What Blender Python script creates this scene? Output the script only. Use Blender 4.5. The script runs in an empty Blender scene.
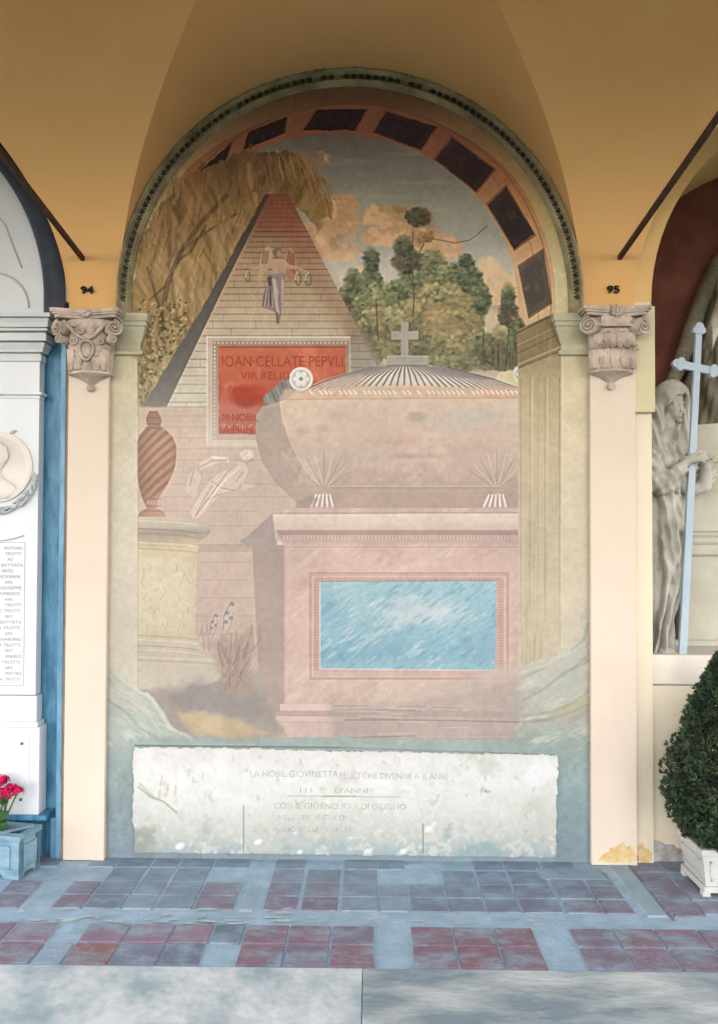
import bpy, bmesh, math, random
import numpy as np
from mathutils import Vector, Matrix, Euler

random.seed(7)
C = bpy.context.scene.collection
SC = bpy.context.scene
PI = math.pi

# ------------------------------------------------------------------ camera
F_PX, CXP, CYP = 740.0, 359.0, 529.5          # focal length and principal point in pixels of the 718x1024 frame
CAM = Vector((0.10, -3.82, 1.613))
CROT = (Matrix.Rotation(math.radians(0.75), 4, 'Z') @ Matrix.Rotation(math.radians(91.2), 4, 'X')
        @ Matrix.Rotation(math.radians(0.22), 4, 'Z'))
cam_data = bpy.data.cameras.new('camera')
cam = bpy.data.objects.new('camera', cam_data)
C.objects.link(cam)
cam.matrix_world = Matrix.Translation(CAM) @ CROT
cam_data.sensor_fit = 'HORIZONTAL'
cam_data.sensor_width = 36.0
cam_data.lens = 36.0 * F_PX / 718.0
cam_data.shift_y = (CYP - 512.0) / 718.0
cam_data.clip_start = 0.02
SC.camera = cam

# ------------------------------------------------------------------ light
SC.view_settings.view_transform = 'Standard'
SC.view_settings.look = 'None'
SC.view_settings.gamma = 1.0
SC.view_settings.use_curve_mapping = False
SC.view_settings.exposure = 0.0
world = bpy.data.worlds.new('sky')
SC.world = world
world.use_nodes = True
wn, wl = world.node_tree.nodes, world.node_tree.links
bg = wn['Background']
bg.inputs['Strength'].default_value = 1.0
w_tc = wn.new('ShaderNodeTexCoord')
w_sep = wn.new('ShaderNodeSeparateXYZ')
w_rp = wn.new('ShaderNodeValToRGB')
wl.new(w_tc.outputs['Generated'], w_sep.inputs['Vector'])
wl.new(w_sep.outputs['Z'], w_rp.inputs['Fac'])
wl.new(w_rp.outputs['Color'], bg.inputs['Color'])
SKY = [(0.0, (0.10, 0.10, 0.08)), (0.01, (7.9, 7.4, 6.8)), (0.17, (7.0, 6.7, 6.3)), (0.34, (3.6, 3.7, 3.8)),
       (0.62, (2.0, 2.5, 3.1)), (1.0, (1.0, 1.4, 2.0))]     # bright haze over the courtyard, blue zenith
for k in range(4):
    w_rp.color_ramp.elements.new(0.5)
for e, (p, c) in zip(w_rp.color_ramp.elements, SKY):
    e.position = p
    e.color = (*c, 1)
SC.cycles.max_bounces = 8
SC.cycles.diffuse_bounces = 1

_M3 = np.array(CROT.to_3x3())
_CAM = np.array(CAM)


def ray(px, py):
    d = np.array([(px - CXP) / F_PX, -(py - CYP) / F_PX, -1.0])
    return _M3 @ d


def W(px, py, y=0.0):
    """point of the plane Y = y seen at a pixel"""
    d = ray(px, py)
    t = (y - _CAM[1]) / d[1]
    return _CAM + d * t


def WX(px, py, y=0.0):
    return float(W(px, py, y)[0])


def WZ(px, py, y=0.0):
    return float(W(px, py, y)[2])


def G(px, py, z=0.0):
    """point of the floor (Z = z) seen at a pixel"""
    d = ray(px, py)
    t = (z - _CAM[2]) / d[2]
    return _CAM + d * t


# ------------------------------------------------------------------ helpers
def lin(r, g, b):
    f = lambda c: (c / 255 / 12.92) if c / 255 <= 0.04045 else ((c / 255 + 0.055) / 1.055) ** 2.4
    return (f(r), f(g), f(b))


def material(name, rgb, rough=0.8, vary=0.0, scale=8.0, bump=0.0, bscale=None, dark=None, detail=6.0,
             spec=0.3, stretch=None, attr=None, metal=0.0, wave=None, lo=0.35, hi=0.68):
    """procedural material; rgb linear.  dark: second colour mixed by noise."""
    m = bpy.data.materials.new(name)
    m.use_nodes = True
    nt = m.node_tree
    n, l = nt.nodes, nt.links
    b = n['Principled BSDF']
    b.inputs['Roughness'].default_value = rough
    b.inputs['Specular IOR Level'].default_value = spec
    b.inputs['Metallic'].default_value = metal
    tc = n.new('ShaderNodeTexCoord')
    src = tc.outputs['Object']
    if stretch:
        mp = n.new('ShaderNodeMapping')
        mp.inputs['Scale'].default_value = stretch[:3]
        if len(stretch) > 3:
            mp.inputs['Rotation'].default_value = stretch[3]
        l.new(src, mp.inputs['Vector'])
        src = mp.outputs['Vector']
    base = None
    if attr:
        a = n.new('ShaderNodeAttribute')
        a.attribute_name = attr
        base = a.outputs['Color']
    if vary > 0 or dark:
        nz = n.new('ShaderNodeTexNoise')
        nz.inputs['Scale'].default_value = scale
        nz.inputs['Detail'].default_value = detail
        nz.inputs['Roughness'].default_value = 0.62
        l.new(src, nz.inputs['Vector'])
        rp = n.new('ShaderNodeValToRGB')
        rp.color_ramp.elements[0].position = lo
        rp.color_ramp.elements[1].position = hi
        l.new(nz.outputs['Fac'], rp.inputs['Fac'])
        if attr:
            rp.color_ramp.elements[0].color = (1 - vary, 1 - vary, 1 - vary, 1)
            rp.color_ramp.elements[1].color = (1 + vary, 1 + vary, 1 + vary, 1)
            mx = n.new('ShaderNodeMix')
            mx.data_type = 'RGBA'
            mx.blend_type = 'MULTIPLY'
            mx.inputs['Factor'].default_value = 1.0
            l.new(base, mx.inputs['A'])
            l.new(rp.outputs['Color'], mx.inputs['B'])
            l.new(mx.outputs['Result'], b.inputs['Base Color'])
        else:
            d = dark if dark else tuple(c * (1 - vary) for c in rgb)
            rp.color_ramp.elements[0].color = (*d, 1)
            rp.color_ramp.elements[1].color = (*rgb, 1)
            l.new(rp.outputs['Color'], b.inputs['Base Color'])
    elif attr:
        l.new(base, b.inputs['Base Color'])
    else:
        b.inputs['Base Color'].default_value = (*rgb, 1)
    if bump > 0:
        nb = n.new('ShaderNodeTexNoise')
        nb.inputs['Scale'].default_value = bscale or scale * 4
        nb.inputs['Detail'].default_value = 8
        l.new(src, nb.inputs['Vector'])
        bp = n.new('ShaderNodeBump')
        bp.inputs['Strength'].default_value = bump
        bp.inputs['Distance'].default_value = 0.01
        l.new(nb.outputs['Fac'], bp.inputs['Height'])
        l.new(bp.outputs['Normal'], b.inputs['Normal'])
    return m


def link_mesh(name, me, mat=None, parent=None, smooth=False):
    o = bpy.data.objects.new(name, me)
    C.objects.link(o)
    if mat:
        me.materials.append(mat)
    if parent:
        o.parent = parent
        o.matrix_parent_inverse = Matrix.Translation(parent.location).inverted()
    if smooth:
        me.polygons.foreach_set('use_smooth', [True] * len(me.polygons))
    return o


def obj(name, bm, mat=None, parent=None, smooth=False, angle=None):
    me = bpy.data.meshes.new(name)
    bm.normal_update()
    bm.to_mesh(me)
    bm.free()
    o = link_mesh(name, me, mat, parent, smooth or angle is not None)
    if angle is not None:
        me.set_sharp_from_angle(angle=math.radians(angle))
    return o


def tag(o, label=None, cat=None, group=None, kind=None):
    if label:
        o['label'] = label
    if cat:
        o['category'] = cat
    if group:
        o['group'] = group
    if kind:
        o['kind'] = kind
    return o


def thing(name, label, cat, loc=(0, 0, 0), group=None):
    o = bpy.data.objects.new(name, None)
    o.empty_display_size = 0.05
    C.objects.link(o)
    o.location = loc
    return tag(o, label, cat, group)


def struct(name, bm, mat, smooth=False, angle=None, label=None):
    o = obj(name, bm, mat, None, smooth, angle)
    o['kind'] = 'structure'
    if label:
        o['label'] = label
    return o


def box(bm, x0, x1, y0, y1, z0, z1, bevel=0.0, seg=2):
    r = bmesh.ops.create_cube(bm, size=1.0)
    vs = r['verts']
    for v in vs:
        v.co = Vector(((x0 + x1) / 2 + v.co.x * (x1 - x0), (y0 + y1) / 2 + v.co.y * (y1 - y0),
                       (z0 + z1) / 2 + v.co.z * (z1 - z0)))
    if bevel > 0:
        es = list({e for v in vs for e in v.link_edges})
        bmesh.ops.bevel(bm, geom=es, offset=bevel, segments=seg, affect='EDGES', profile=0.5)
    return vs


def prism(bm, pts, axis_vec, close=True):
    """polygon pts (3-D) extruded along axis_vec, both ends capped"""
    a = [bm.verts.new(Vector(p)) for p in pts]
    v = Vector(axis_vec)
    b = [bm.verts.new(Vector(p) + v) for p in pts]
    n = len(pts)
    fs = [bm.faces.new(a), bm.faces.new(b[::-1])]
    for i in range(n):
        j = (i + 1) % n
        fs.append(bm.faces.new((a[j], a[i], b[i], b[j])))
    bmesh.ops.recalc_face_normals(bm, faces=fs)
    return fs


def lathe(bm, prof, centre=(0, 0, 0), seg=32, a0=0.0, a1=2 * PI, sx=1.0, sy=1.0, axis='z'):
    """prof: list of (r, h)"""
    full = abs(a1 - a0 - 2 * PI) < 1e-6
    n = seg if full else seg + 1
    rings = []
    for r, h in prof:
        ring = []
        for k in range(n):
            t = a0 + (a1 - a0) * k / seg
            x, y = r * math.cos(t) * sx, r * math.sin(t) * sy
            p = (x, y, h) if axis == 'z' else (x, h, y)
            ring.append(bm.verts.new((centre[0] + p[0], centre[1] + p[1], centre[2] + p[2])))
        rings.append(ring)
    fs = []
    for i in range(len(rings) - 1):
        for k in range(n if full else n - 1):
            j = (k + 1) % n
            fs.append(bm.faces.new((rings[i][k], rings[i][j], rings[i + 1][j], rings[i + 1][k])))
    bmesh.ops.recalc_face_normals(bm, faces=fs)
    return rings


def tube(bm, pts, radii, seg=10, cap=True):
    """swept round tube through pts"""
    pts = [Vector(p) for p in pts]
    if not hasattr(radii, '__len__'):
        radii = [radii] * len(pts)
    up = Vector((0.123, 0.231, 0.965)).normalized()
    rings = []
    for i, p in enumerate(pts):
        t = (pts[min(i + 1, len(pts) - 1)] - pts[max(i - 1, 0)]).normalized()
        a = up - t * up.dot(t)
        if a.length < 1e-4:
            a = Vector((1, 0, 0)) - t * t.x
        a.normalize()
        up = a
        b = t.cross(a)
        r = radii[i]
        rings.append([bm.verts.new(p + a * (r * math.cos(2 * PI * k / seg)) + b * (r * math.sin(2 * PI * k / seg)))
                      for k in range(seg)])
    for i in range(len(rings) - 1):
        for k in range(seg):
            j = (k + 1) % seg
            bm.faces.new((rings[i][k], rings[i][j], rings[i + 1][j], rings[i + 1][k]))
    if cap:
        bm.faces.new(rings[0][::-1])
        bm.faces.new(rings[-1])
    return rings


def profile_run(bm, prof, x0, x1, yw, ret0=True, ret1=True, depth_back=None):
    """a straight moulding along X: prof = list of (out, z) with 'out' metres in front of the plane Y = yw;
    its ends return into the wall mitred (the end steps sideways by the same amount as it steps forward)"""
    L, R = [], []
    for out, z in prof:
        xa = x0 - out if ret0 else x0
        xb = x1 + out if ret1 else x1
        L.append((xa, yw - out, z))
        R.append((xb, yw - out, z))
    lv = [bm.verts.new(p) for p in L]
    rv = [bm.verts.new(p) for p in R]
    fs = []
    for i in range(len(prof) - 1):
        fs.append(bm.faces.new((lv[i], rv[i], rv[i + 1], lv[i + 1])))
    back = yw if depth_back is None else yw + depth_back
    lb = [bm.verts.new((p[0], back, p[2])) for p in L]
    rb = [bm.verts.new((p[0], back, p[2])) for p in R]
    for i in range(len(prof) - 1):
        fs.append(bm.faces.new((lv[i], lv[i + 1], lb[i + 1], lb[i])))
        fs.append(bm.faces.new((rv[i], rb[i], rb[i + 1], rv[i + 1])))
    fs.append(bm.faces.new((lv[0], lb[0], rb[0], rv[0])))
    fs.append(bm.faces.new((lv[-1], rv[-1], rb[-1], lb[-1])))
    for i in range(len(prof) - 1):
        fs.append(bm.faces.new((lb[i], lb[i + 1], rb[i + 1], rb[i])))
    bmesh.ops.recalc_face_normals(bm, faces=fs)


def add_text(name, s, size, loc, mat, parent=None, extrude=0.0006, width=None, bold=0.0, squeeze=1.0, align='CENTER'):
    cu = bpy.data.curves.new(name, 'FONT')
    cu.body = s
    cu.size = size
    cu.align_x = align
    cu.extrude = extrude
    cu.offset = bold
    tmp = bpy.data.objects.new(name, cu)
    C.objects.link(tmp)
    dg = bpy.context.evaluated_depsgraph_get()
    dg.update()
    me = bpy.data.meshes.new_from_object(tmp.evaluated_get(dg))
    bpy.data.objects.remove(tmp)
    xs = [v.co.x for v in me.vertices]
    w = (max(xs) - min(xs)) if xs else 1
    k = (width / w) if width else squeeze
    for v in me.vertices:
        x, y, z = v.co
        v.co = (x * k + loc[0], loc[1] - z, y + loc[2])
    me.flip_normals()
    me.materials.clear()
    return link_mesh(name, me, mat, parent)


# ------------------------------------------------------------------ sculpting: signed distances -> one continuous surface (surface nets)
def sdf_mesh(name, f, lo, hi, h, mat, parent=None):
    """f(X, Y, Z) -> signed distance arrays; lo, hi: corners of the block; h: step"""
    lo, hi = np.array(lo, float), np.array(hi, float)
    n = np.ceil((hi - lo) / h).astype(int) + 1
    ax = [lo[k] + h * np.arange(n[k]) for k in range(3)]
    Xg, Yg, Zg = np.meshgrid(*ax, indexing='ij')
    D = f(Xg.astype(np.float32), Yg.astype(np.float32), Zg.astype(np.float32))
    D[0], D[-1], D[:, 0], D[:, -1], D[:, :, 0], D[:, :, -1] = (1,) * 6
    S = D < 0
    off = [(i, j, k) for i in (0, 1) for j in (0, 1) for k in (0, 1)]
    sl = lambda i, j, k: (slice(i, n[0] - 1 + i), slice(j, n[1] - 1 + j), slice(k, n[2] - 1 + k))
    cnt = sum(S[sl(*o)].astype(int) for o in off)
    act = (cnt > 0) & (cnt < 8)
    cid = -np.ones(act.shape, int)
    cid[act] = np.arange(act.sum())
    acc = np.zeros((act.sum(), 3))
    num = np.zeros(act.sum())
    for a in off:
        for ax_ in range(3):
            if a[ax_]:
                continue
            b = list(a)
            b[ax_] = 1
            da, db = D[sl(*a)][act], D[sl(*b)][act]
            m = (da < 0) != (db < 0)
            t = np.where(m, da / np.where(m, da - db, 1), 0)
            p = np.tile(np.array(a, float), (len(da), 1))
            p[:, ax_] += t
            acc += p * m[:, None]
            num += m
    V = lo + h * (np.stack(np.nonzero(act), 1) + acc / num[:, None])
    faces = []
    for ax_ in range(3):
        u, v = [(1, 2), (2, 0), (0, 1)][ax_]
        a = [slice(None)] * 3
        b = [slice(None)] * 3
        a[ax_], b[ax_] = slice(0, n[ax_] - 1), slice(1, n[ax_])
        A, B = S[tuple(a)], S[tuple(b)]
        idx = np.stack(np.nonzero(A != B), 1)
        idx = idx[(idx[:, u] > 0) & (idx[:, v] > 0) & (idx[:, u] < n[u] - 1) & (idx[:, v] < n[v] - 1)]
        q = []
        for du, dv in ((-1, -1), (0, -1), (0, 0), (-1, 0)):
            c = idx.copy()
            c[:, u] += du
            c[:, v] += dv
            q.append(cid[c[:, 0], c[:, 1], c[:, 2]])
        q = np.stack(q, 1)
        flip = ~A[idx[:, 0], idx[:, 1], idx[:, 2]]
        q[flip] = q[flip][:, ::-1]
        faces.append(q)
    Fq = np.concatenate(faces)
    Fq = Fq[(Fq >= 0).all(1)]
    me = bpy.data.meshes.new(name)
    me.vertices.add(len(V))
    me.vertices.foreach_set('co', V.astype(np.float32).ravel())
    me.loops.add(Fq.size)
    me.loops.foreach_set('vertex_index', Fq.astype(np.int32).ravel())
    me.polygons.add(len(Fq))
    me.polygons.foreach_set('loop_start', np.arange(0, Fq.size, 4, dtype=np.int32))
    me.update(calc_edges=True)
    return link_mesh(name, me, mat, parent, smooth=True)


def smin(a, b, k):
    hh = np.clip(0.5 + 0.5 * (b - a) / k, 0, 1)
    return b * (1 - hh) + a * hh - k * hh * (1 - hh)


def sd_caps(P, a, b, ra, rb):
    """tapered capsule"""
    a, b = np.array(a), np.array(b)
    ba = b - a
    pa = [P[i] - a[i] for i in range(3)]
    t = np.clip(sum(pa[i] * ba[i] for i in range(3)) / (ba @ ba + 1e-12), 0, 1)
    d = np.sqrt(sum((pa[i] - ba[i] * t) ** 2 for i in range(3)))
    return d - (ra + (rb - ra) * t)


def sd_ell(P, c, r, rot=None):
    q = [P[i] - c[i] for i in range(3)]
    if rot is not None:
        M = np.array(rot)
        q = [sum(M[i][k] * q[k] for k in range(3)) for i in range(3)]
    k0 = np.sqrt(sum((q[i] / r[i]) ** 2 for i in range(3)))
    k1 = np.sqrt(sum((q[i] / r[i] ** 2) ** 2 for i in range(3)))
    return k0 * (k0 - 1) / np.maximum(k1, 1e-6)


def chain(P, pts, radii, k=0.01):
    d = None
    for i in range(len(pts) - 1):
        e = sd_caps(P, pts[i], pts[i + 1], radii[i], radii[i + 1])
        d = e if d is None else smin(d, e, k)
    return d
# ------------------------------------------------------------------ the setting
X_FL, X_FR = WX(109, 560), WX(589, 560)          # fresco field between the two piers
R_ARCH = 1.205
X_ARCH = -0.006
Z_SPRING = WZ(350, 302)
PITCH = 2.68
B_HALF = 1.59                                    # half the depth of the gallery
Y_FRONT = -2 * B_HALF
Z_TOP = Z_SPRING + R_ARCH
PIER_L0, PIER_L1 = X_ARCH - PITCH + R_ARCH, X_ARCH - R_ARCH
PIER_R0, PIER_R1 = X_ARCH + R_ARCH, X_ARCH + PITCH - R_ARCH

M_OCHRE = material('ochre_limewash', lin(241, 193, 130), 0.92, dark=lin(235, 185, 121), scale=1.6, bump=0.15, bscale=60)
M_CREAM = material('cream_paint', lin(228, 212, 196), 0.85, dark=lin(223, 206, 189), scale=2.2, bump=0.12, bscale=70)
M_PALE = material('pale_yellow_paint', lin(222, 212, 176), 0.88, dark=lin(212, 202, 166), scale=2.0, bump=0.12, bscale=60)
M_TAN = material('raw_plaster_edge', lin(170, 145, 120), 0.9, dark=lin(140, 120, 100), scale=9)
M_GROUND = material('dark_courtyard_ground', lin(88, 98, 62), 0.95, dark=lin(66, 76, 46), scale=12)
R_OPEN, Z_OPEN = 1.1, 3.0 # unseen open arches towards the courtyard, sized to dim the vault


def vault_bay(bm, xc):
    """one groin-vaulted bay: two crossing half barrels"""
    n = 28
    a, b, h = R_ARCH, B_HALF, R_ARCH
    half = PITCH / 2
    ang = [PI * i / (2 * n) for i in range(n + 1)]           # 0 springing .. 90 crown
    # webs over the wall and over the front (barrel running along Y)
    for side in (0, 1):
        rows = []
        for sgn in (-1, 1):
            for i in (range(n + 1) if sgn < 0 else range(n - 1, -1, -1)):
                t = math.cos(ang[i])
                x = xc + sgn * a * t
                z = Z_SPRING + h * math.sin(ang[i])
                yi = -b * (1 - t)
                row = []
                for k in range(7):
                    y = yi * k / 6
                    row.append(bm.verts.new((x, y if side == 0 else Y_FRONT - y, z)))
                rows.append(row)
        for i in range(len(rows) - 1):
            for k in range(6):
                bm.faces.new((rows[i][k], rows[i + 1][k], rows[i + 1][k + 1], rows[i][k + 1]))
    # side webs (barrel running along X), from the groin to the edge of the bay
    for sgn in (-1, 1):
        rows = []
        for side in (0, 1):
            for i in (range(n + 1) if side == 0 else range(n - 1, -1, -1)):
                q = 1 - math.cos(ang[i])
                y = -b * q
                z = Z_SPRING + h * math.sin(ang[i])
                y = y if side == 0 else Y_FRONT - y
                x_in = a * math.cos(ang[i])
                row = [bm.verts.new((xc + sgn * (x_in + (half - x_in) * k / 6), y, z)) for k in range(7)]
                rows.append(row)
        for i in range(len(rows) - 1):
            for k in range(6):
                bm.faces.new((rows[i][k], rows[i + 1][k], rows[i + 1][k + 1], rows[i][k + 1]))


bm = bmesh.new()
for i in range(-2, 3):
    vault_bay(bm, X_ARCH + i * PITCH)
bmesh.ops.remove_doubles(bm, verts=bm.verts, dist=0.0008)
bmesh.ops.recalc_face_normals(bm, faces=bm.faces)
ceiling = struct('ceiling', bm, M_OCHRE, angle=25)


def arch_poly(xc, r, z0, z1, y, n=48):
    pts = [(xc - r, y, z0)]
    for k in range(n + 1):
        t = PI - PI * k / n
        pts.append((xc + r * math.cos(t), y, z1 + r * math.sin(t)))
    pts.append((xc + r, y, z0))
    return pts


# masonry behind the painted field, and the pier at each side of it
bm = bmesh.new()
prism(bm, arch_poly(X_ARCH, R_ARCH + 0.0375, -0.02, Z_SPRING, 0.008), (0, 0.3, 0))
wall_back = struct('wall_back', bm, M_OCHRE)
bm = bmesh.new()
box(bm, PIER_L0 + 0.012, X_FL - 0.004, 0.0, 0.7, -0.02, Z_SPRING + 0.02)
box(bm, X_FL - 0.006, PIER_L1, 0.001, 0.0075, WZ(350, 316), Z_SPRING + 0.02)
struct('wall_left', bm, M_OCHRE)
bm = bmesh.new()
box(bm, X_FR + 0.004, PIER_R1, 0.0, 0.7, -0.02, Z_SPRING + 0.02)
box(bm, PIER_R0, X_FR + 0.006, 0.001, 0.0075, WZ(350, 316), Z_SPRING + 0.02)
struct('wall_right', bm, M_OCHRE)

# unseen front of the gallery: piers, and a wall shaped to block the sky
bm = bmesh.new()
for i in range(-3, 4):
    xp = X_ARCH + (i - 0.5) * PITCH
    box(bm, xp - 0.24, xp + 0.24, Y_FRONT - 0.45, Y_FRONT, -0.3, Z_OPEN)
for i in range(-2, 3):
    xc = X_ARCH + i * PITCH
    n = 28
    top = Z_TOP + 1.5
    prev = None
    for k in range(n + 1):
        t = PI - PI * k / n
        p = (xc + R_OPEN * math.cos(t), Z_OPEN + R_OPEN * math.sin(t))
        if prev:
            f = [bm.verts.new((prev[0], yy, zz)) for yy in (Y_FRONT, Y_FRONT - 0.45) for zz in (prev[1], top)]
            g = [bm.verts.new((p[0], yy, zz)) for yy in (Y_FRONT, Y_FRONT - 0.45) for zz in (p[1], top)]
            bm.faces.new((f[0], g[0], g[1], f[1]))
            bm.faces.new((f[2], f[3], g[3], g[2]))
            bm.faces.new((f[0], f[2], g[2], g[0]))
            bm.faces.new((f[1], g[1], g[3], f[3]))
        prev = p
    for s in (-1, 1):
        xa, xb = sorted((xc + s * R_OPEN, xc + s * PITCH / 2))
        box(bm, xa, xb, Y_FRONT - 0.45, Y_FRONT, Z_OPEN, top)
wall_front = struct('wall_front', bm, M_OCHRE)

# unseen courtyard ground, coloured dark so little light bounces to the vault
bm = bmesh.new()
box(bm, -16, 16, -24, Y_FRONT - 0.3, -0.5, -0.12)
struct('ground', bm, M_GROUND)
# ------------------------------------------------------------------ floor: worn tiles bedded in grey mortar, and the pale kerb
M_FLOOR = material('worn_floor', (1, 1, 1), 0.62, attr='tint', vary=0.16, scale=9, bump=0.35, bscale=40, spec=0.35)
# mortar smeared over the tiles: a second noise lays patches of cement colour on top
nt_ = M_FLOOR.node_tree
bs_ = nt_.nodes['Principled BSDF']
src_ = bs_.inputs['Base Color'].links[0].from_socket
tc_ = nt_.nodes.new('ShaderNodeTexCoord')
mp_ = nt_.nodes.new('ShaderNodeMapping')
mp_.inputs['Scale'].default_value = (1.0, 1.7, 1.0)
nz_ = nt_.nodes.new('ShaderNodeTexNoise')
nz_.inputs['Scale'].default_value = 5.5
nz_.inputs['Detail'].default_value = 9
nz_.inputs['Roughness'].default_value = 0.72
rp_ = nt_.nodes.new('ShaderNodeValToRGB')
rp_.color_ramp.elements[0].position = 0.46
rp_.color_ramp.elements[0].color = (0.08, 0.08, 0.08, 1)
rp_.color_ramp.elements[1].position = 0.64
rp_.color_ramp.elements[1].color = (0.85, 0.85, 0.85, 1)
mx_ = nt_.nodes.new('ShaderNodeMix')
mx_.data_type = 'RGBA'
mx_.inputs['B'].default_value = (*lin(148, 172, 186), 1)
nt_.links.new(tc_.outputs['Object'], mp_.inputs['Vector'])
nt_.links.new(mp_.outputs['Vector'], nz_.inputs['Vector'])
nt_.links.new(nz_.outputs['Fac'], rp_.inputs['Fac'])
nt_.links.new(rp_.outputs['Color'], mx_.inputs['Factor'])
nt_.links.new(src_, mx_.inputs['A'])
nt_.links.new(mx_.outputs['Result'], bs_.inputs['Base Color'])


def tint_mesh(o, cols):
    a = o.data.color_attributes.new('tint', 'FLOAT_COLOR', 'CORNER')
    arr = np.ones((len(o.data.loops), 4), np.float32)
    for p in o.data.polygons:
        for li in p.loop_indices:
            arr[li, :3] = cols[p.index]
    a.data.foreach_set('color', arr.ravel())


def fl(c, k=1.0):
    e = (.80, .83, .86)                                  # daylight on the floor
    c = tuple(q + (w - q) * .22 for q, w in zip(c, (150, 160, 186)))
    return tuple(min(.8, v / q * k) for v, q in zip(lin(*c), e))


bm = bmesh.new()
floor_cols = []


def quad_tile(x0, x1, y0, y1, z, col, skew=0.0, bev=0.004):
    """one tile or mortar patch: a low bevelled slab on the bed"""
    x0, x1 = min(x0, x1), max(x0, x1)
    y0, y1 = min(y0, y1), max(y0, y1)
    n0 = len(bm.faces)
    top = [(x0 + bev, y0 + bev), (x1 - bev, y0 + bev), (x1 - bev, y1 - bev), (x0 + bev, y1 - bev)]
    bot = [(x0, y0), (x1, y0), (x1, y1), (x0, y1)]
    t = [bm.verts.new((x, y, z + random.uniform(-.0006, .0006))) for x, y in top]
    b = [bm.verts.new((x, y, -0.004)) for x, y in bot]
    bm.faces.new(t)
    for i in range(4):
        j = (i + 1) % 4
        bm.faces.new((b[i], b[j], t[j], t[i]))
    floor_cols.extend([col] * (len(bm.faces) - n0))


def bed(x0, x1, y0, y1, z, col):
    n0 = len(bm.faces)
    box(bm, x0, x1, y0, y1, z - 0.1, z)
    floor_cols.extend([col] * (len(bm.faces) - n0))


Y_K = float(G(350, 969)[1])                             # back edge of the kerb
MORTAR = fl((154, 184, 204))
bed(-6.8, 6.8, Y_K, 0.9, -0.0035, MORTAR)
YA, YB, YC = float(G(350, 926.5)[1]), float(G(350, 945.5)[1]), float(G(350, 967.5)[1])
F_COL = [(-68, -28), (-26, 13), (15, 58), (60, 86.5), (88.6, 130), (131.5, 174.5), (176, 213.5), (216, 245), (247.4, 289), (291, 331), (333.4, 374), (376.5, 408), (410.4, 450), (452, 491.5), (493.5, 530.5),
         (533, 564), (567, 608), (610, 650), (652, 692), (694, 735), (737, 780)]
ROW1 = [(118, 88, 108), (122, 90, 112), (126, 92, 114), None, (130, 95, 116), (128, 92, 114), (130, 90, 104), (84, 92, 110), (120, 82, 94), (120, 80, 92), (108, 88, 104), None, (114, 74, 86), (110, 68, 80), (114, 66, 76),
        None, (112, 92, 112), (116, 80, 94), (116, 86, 104), (112, 82, 98), (110, 84, 100)]
ROW2 = [(120, 86, 100), (124, 88, 102), (126, 86, 100), (138, 156, 176), (124, 68, 60), (96, 92, 112), (84, 86, 104), None, (118, 76, 88), (112, 94, 116), (120, 74, 84), None, (120, 82, 96), (122, 66, 76), (118, 72, 82),
        None, (106, 80, 96), (112, 80, 92), (112, 84, 100), (110, 80, 96), (108, 80, 96)]
for k, (a_, b_) in enumerate(F_COL):
    xa, xb = float(G(a_, 926.5)[0]), float(G(b_, 926.5)[0])
    if ROW1[k]:
        quad_tile(xa, xb, YA, YB + 0.003, 0.003, fl(ROW1[k], random.uniform(.92, 1.08)))
    if ROW2[k]:
        quad_tile(xa, xb, YB - 0.006, YC + 0.002, 0.003, fl(ROW2[k], random.uniform(.92, 1.08)))
# two worn rows behind the mortar band
BY = [float(G(350, y)[1]) for y in (911.5, 897.5, 883.5, 869.5, 857)]
B_COL = [(-20, 14), None, (48, 78), (80, 118), (121, 150), (153, 190), (192, 232), None, (262, 296), (300.7, 337), (341, 378), (380, 409), (412, 448), (450, 486), (488, 521), (523.5, 563), (567, 603), (605, 634),
         (664, 700), (702, 740)]
PALB = [(112, 92, 106), None, (110, 88, 104), (96, 104, 120), (106, 116, 130), (102, 114, 130), (114, 96, 112), None, (104, 86, 104), (104, 84, 100), (104, 116, 130), (120, 136, 148), (96, 106, 124), (98, 106, 124), (98, 104, 122),
        (98, 98, 118), (104, 92, 110), (106, 94, 112), (112, 94, 112), (112, 96, 112)]
for r_ in range(4):
    for k, q in enumerate(B_COL):
        if q is None or (r_ == 1 and k in (1, 7)):
            continue
        if r_ >= 2 and random.random() < .30:
            continue
        c = np.array(PALB[k], float)
        slate = np.array((112, 128, 144) if k < 11 else (104, 122, 144), float)
        f_ = (0, .35, .8, .95)[r_] if k < 18 else (0, .2, .3, .3)[r_]
        c = c * (1 - f_) + slate * f_
        if r_ == 0 and k in (10, 11, 4, 5):
            c = (c + np.array((128, 146, 158))) / 2
        xa, xb = float(G(q[0], 911)[0]), float(G(q[1], 911)[0])
        quad_tile(xa, xb, BY[r_] + .004, BY[r_ + 1] - .004, 0.0022 if r_ < 2 else 0.0005, fl(c, random.uniform(.93, 1.07)))
# lighter mortar smears and the long joint in front of the right pier
for (px0, px1, py0, py1, c) in ((16, 50, 884, 911, (150, 172, 182)), (238, 262, 884, 911, (140, 162, 172)), (540, 600, 868, 880, (126, 146, 160))):
    p0, p1 = G(px0, py1), G(px1, py0)
    quad_tile(float(p0[0]), float(p1[0]), float(p0[1]), float(p1[1]), 0.0026, fl(c), bev=.012)
xs_ = float(G(640, 880)[0])
quad_tile(xs_ - .10, xs_ + .0, BY[0] - .02, 0.0, 0.0032, fl((138, 160, 174)), bev=.008)
quad_tile(xs_ + .0, xs_ + .012, BY[0] - .05, 0.0, 0.0034, fl((86, 84, 84)), bev=.002)
quad_tile(xs_ + .02, xs_ + .16, BY[0] - .02, BY[2], 0.0030, fl((108, 92, 106)), bev=.008)
bm.normal_update()
floor = struct('floor', bm, M_FLOOR)
tint_mesh(floor, floor_cols)

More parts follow.
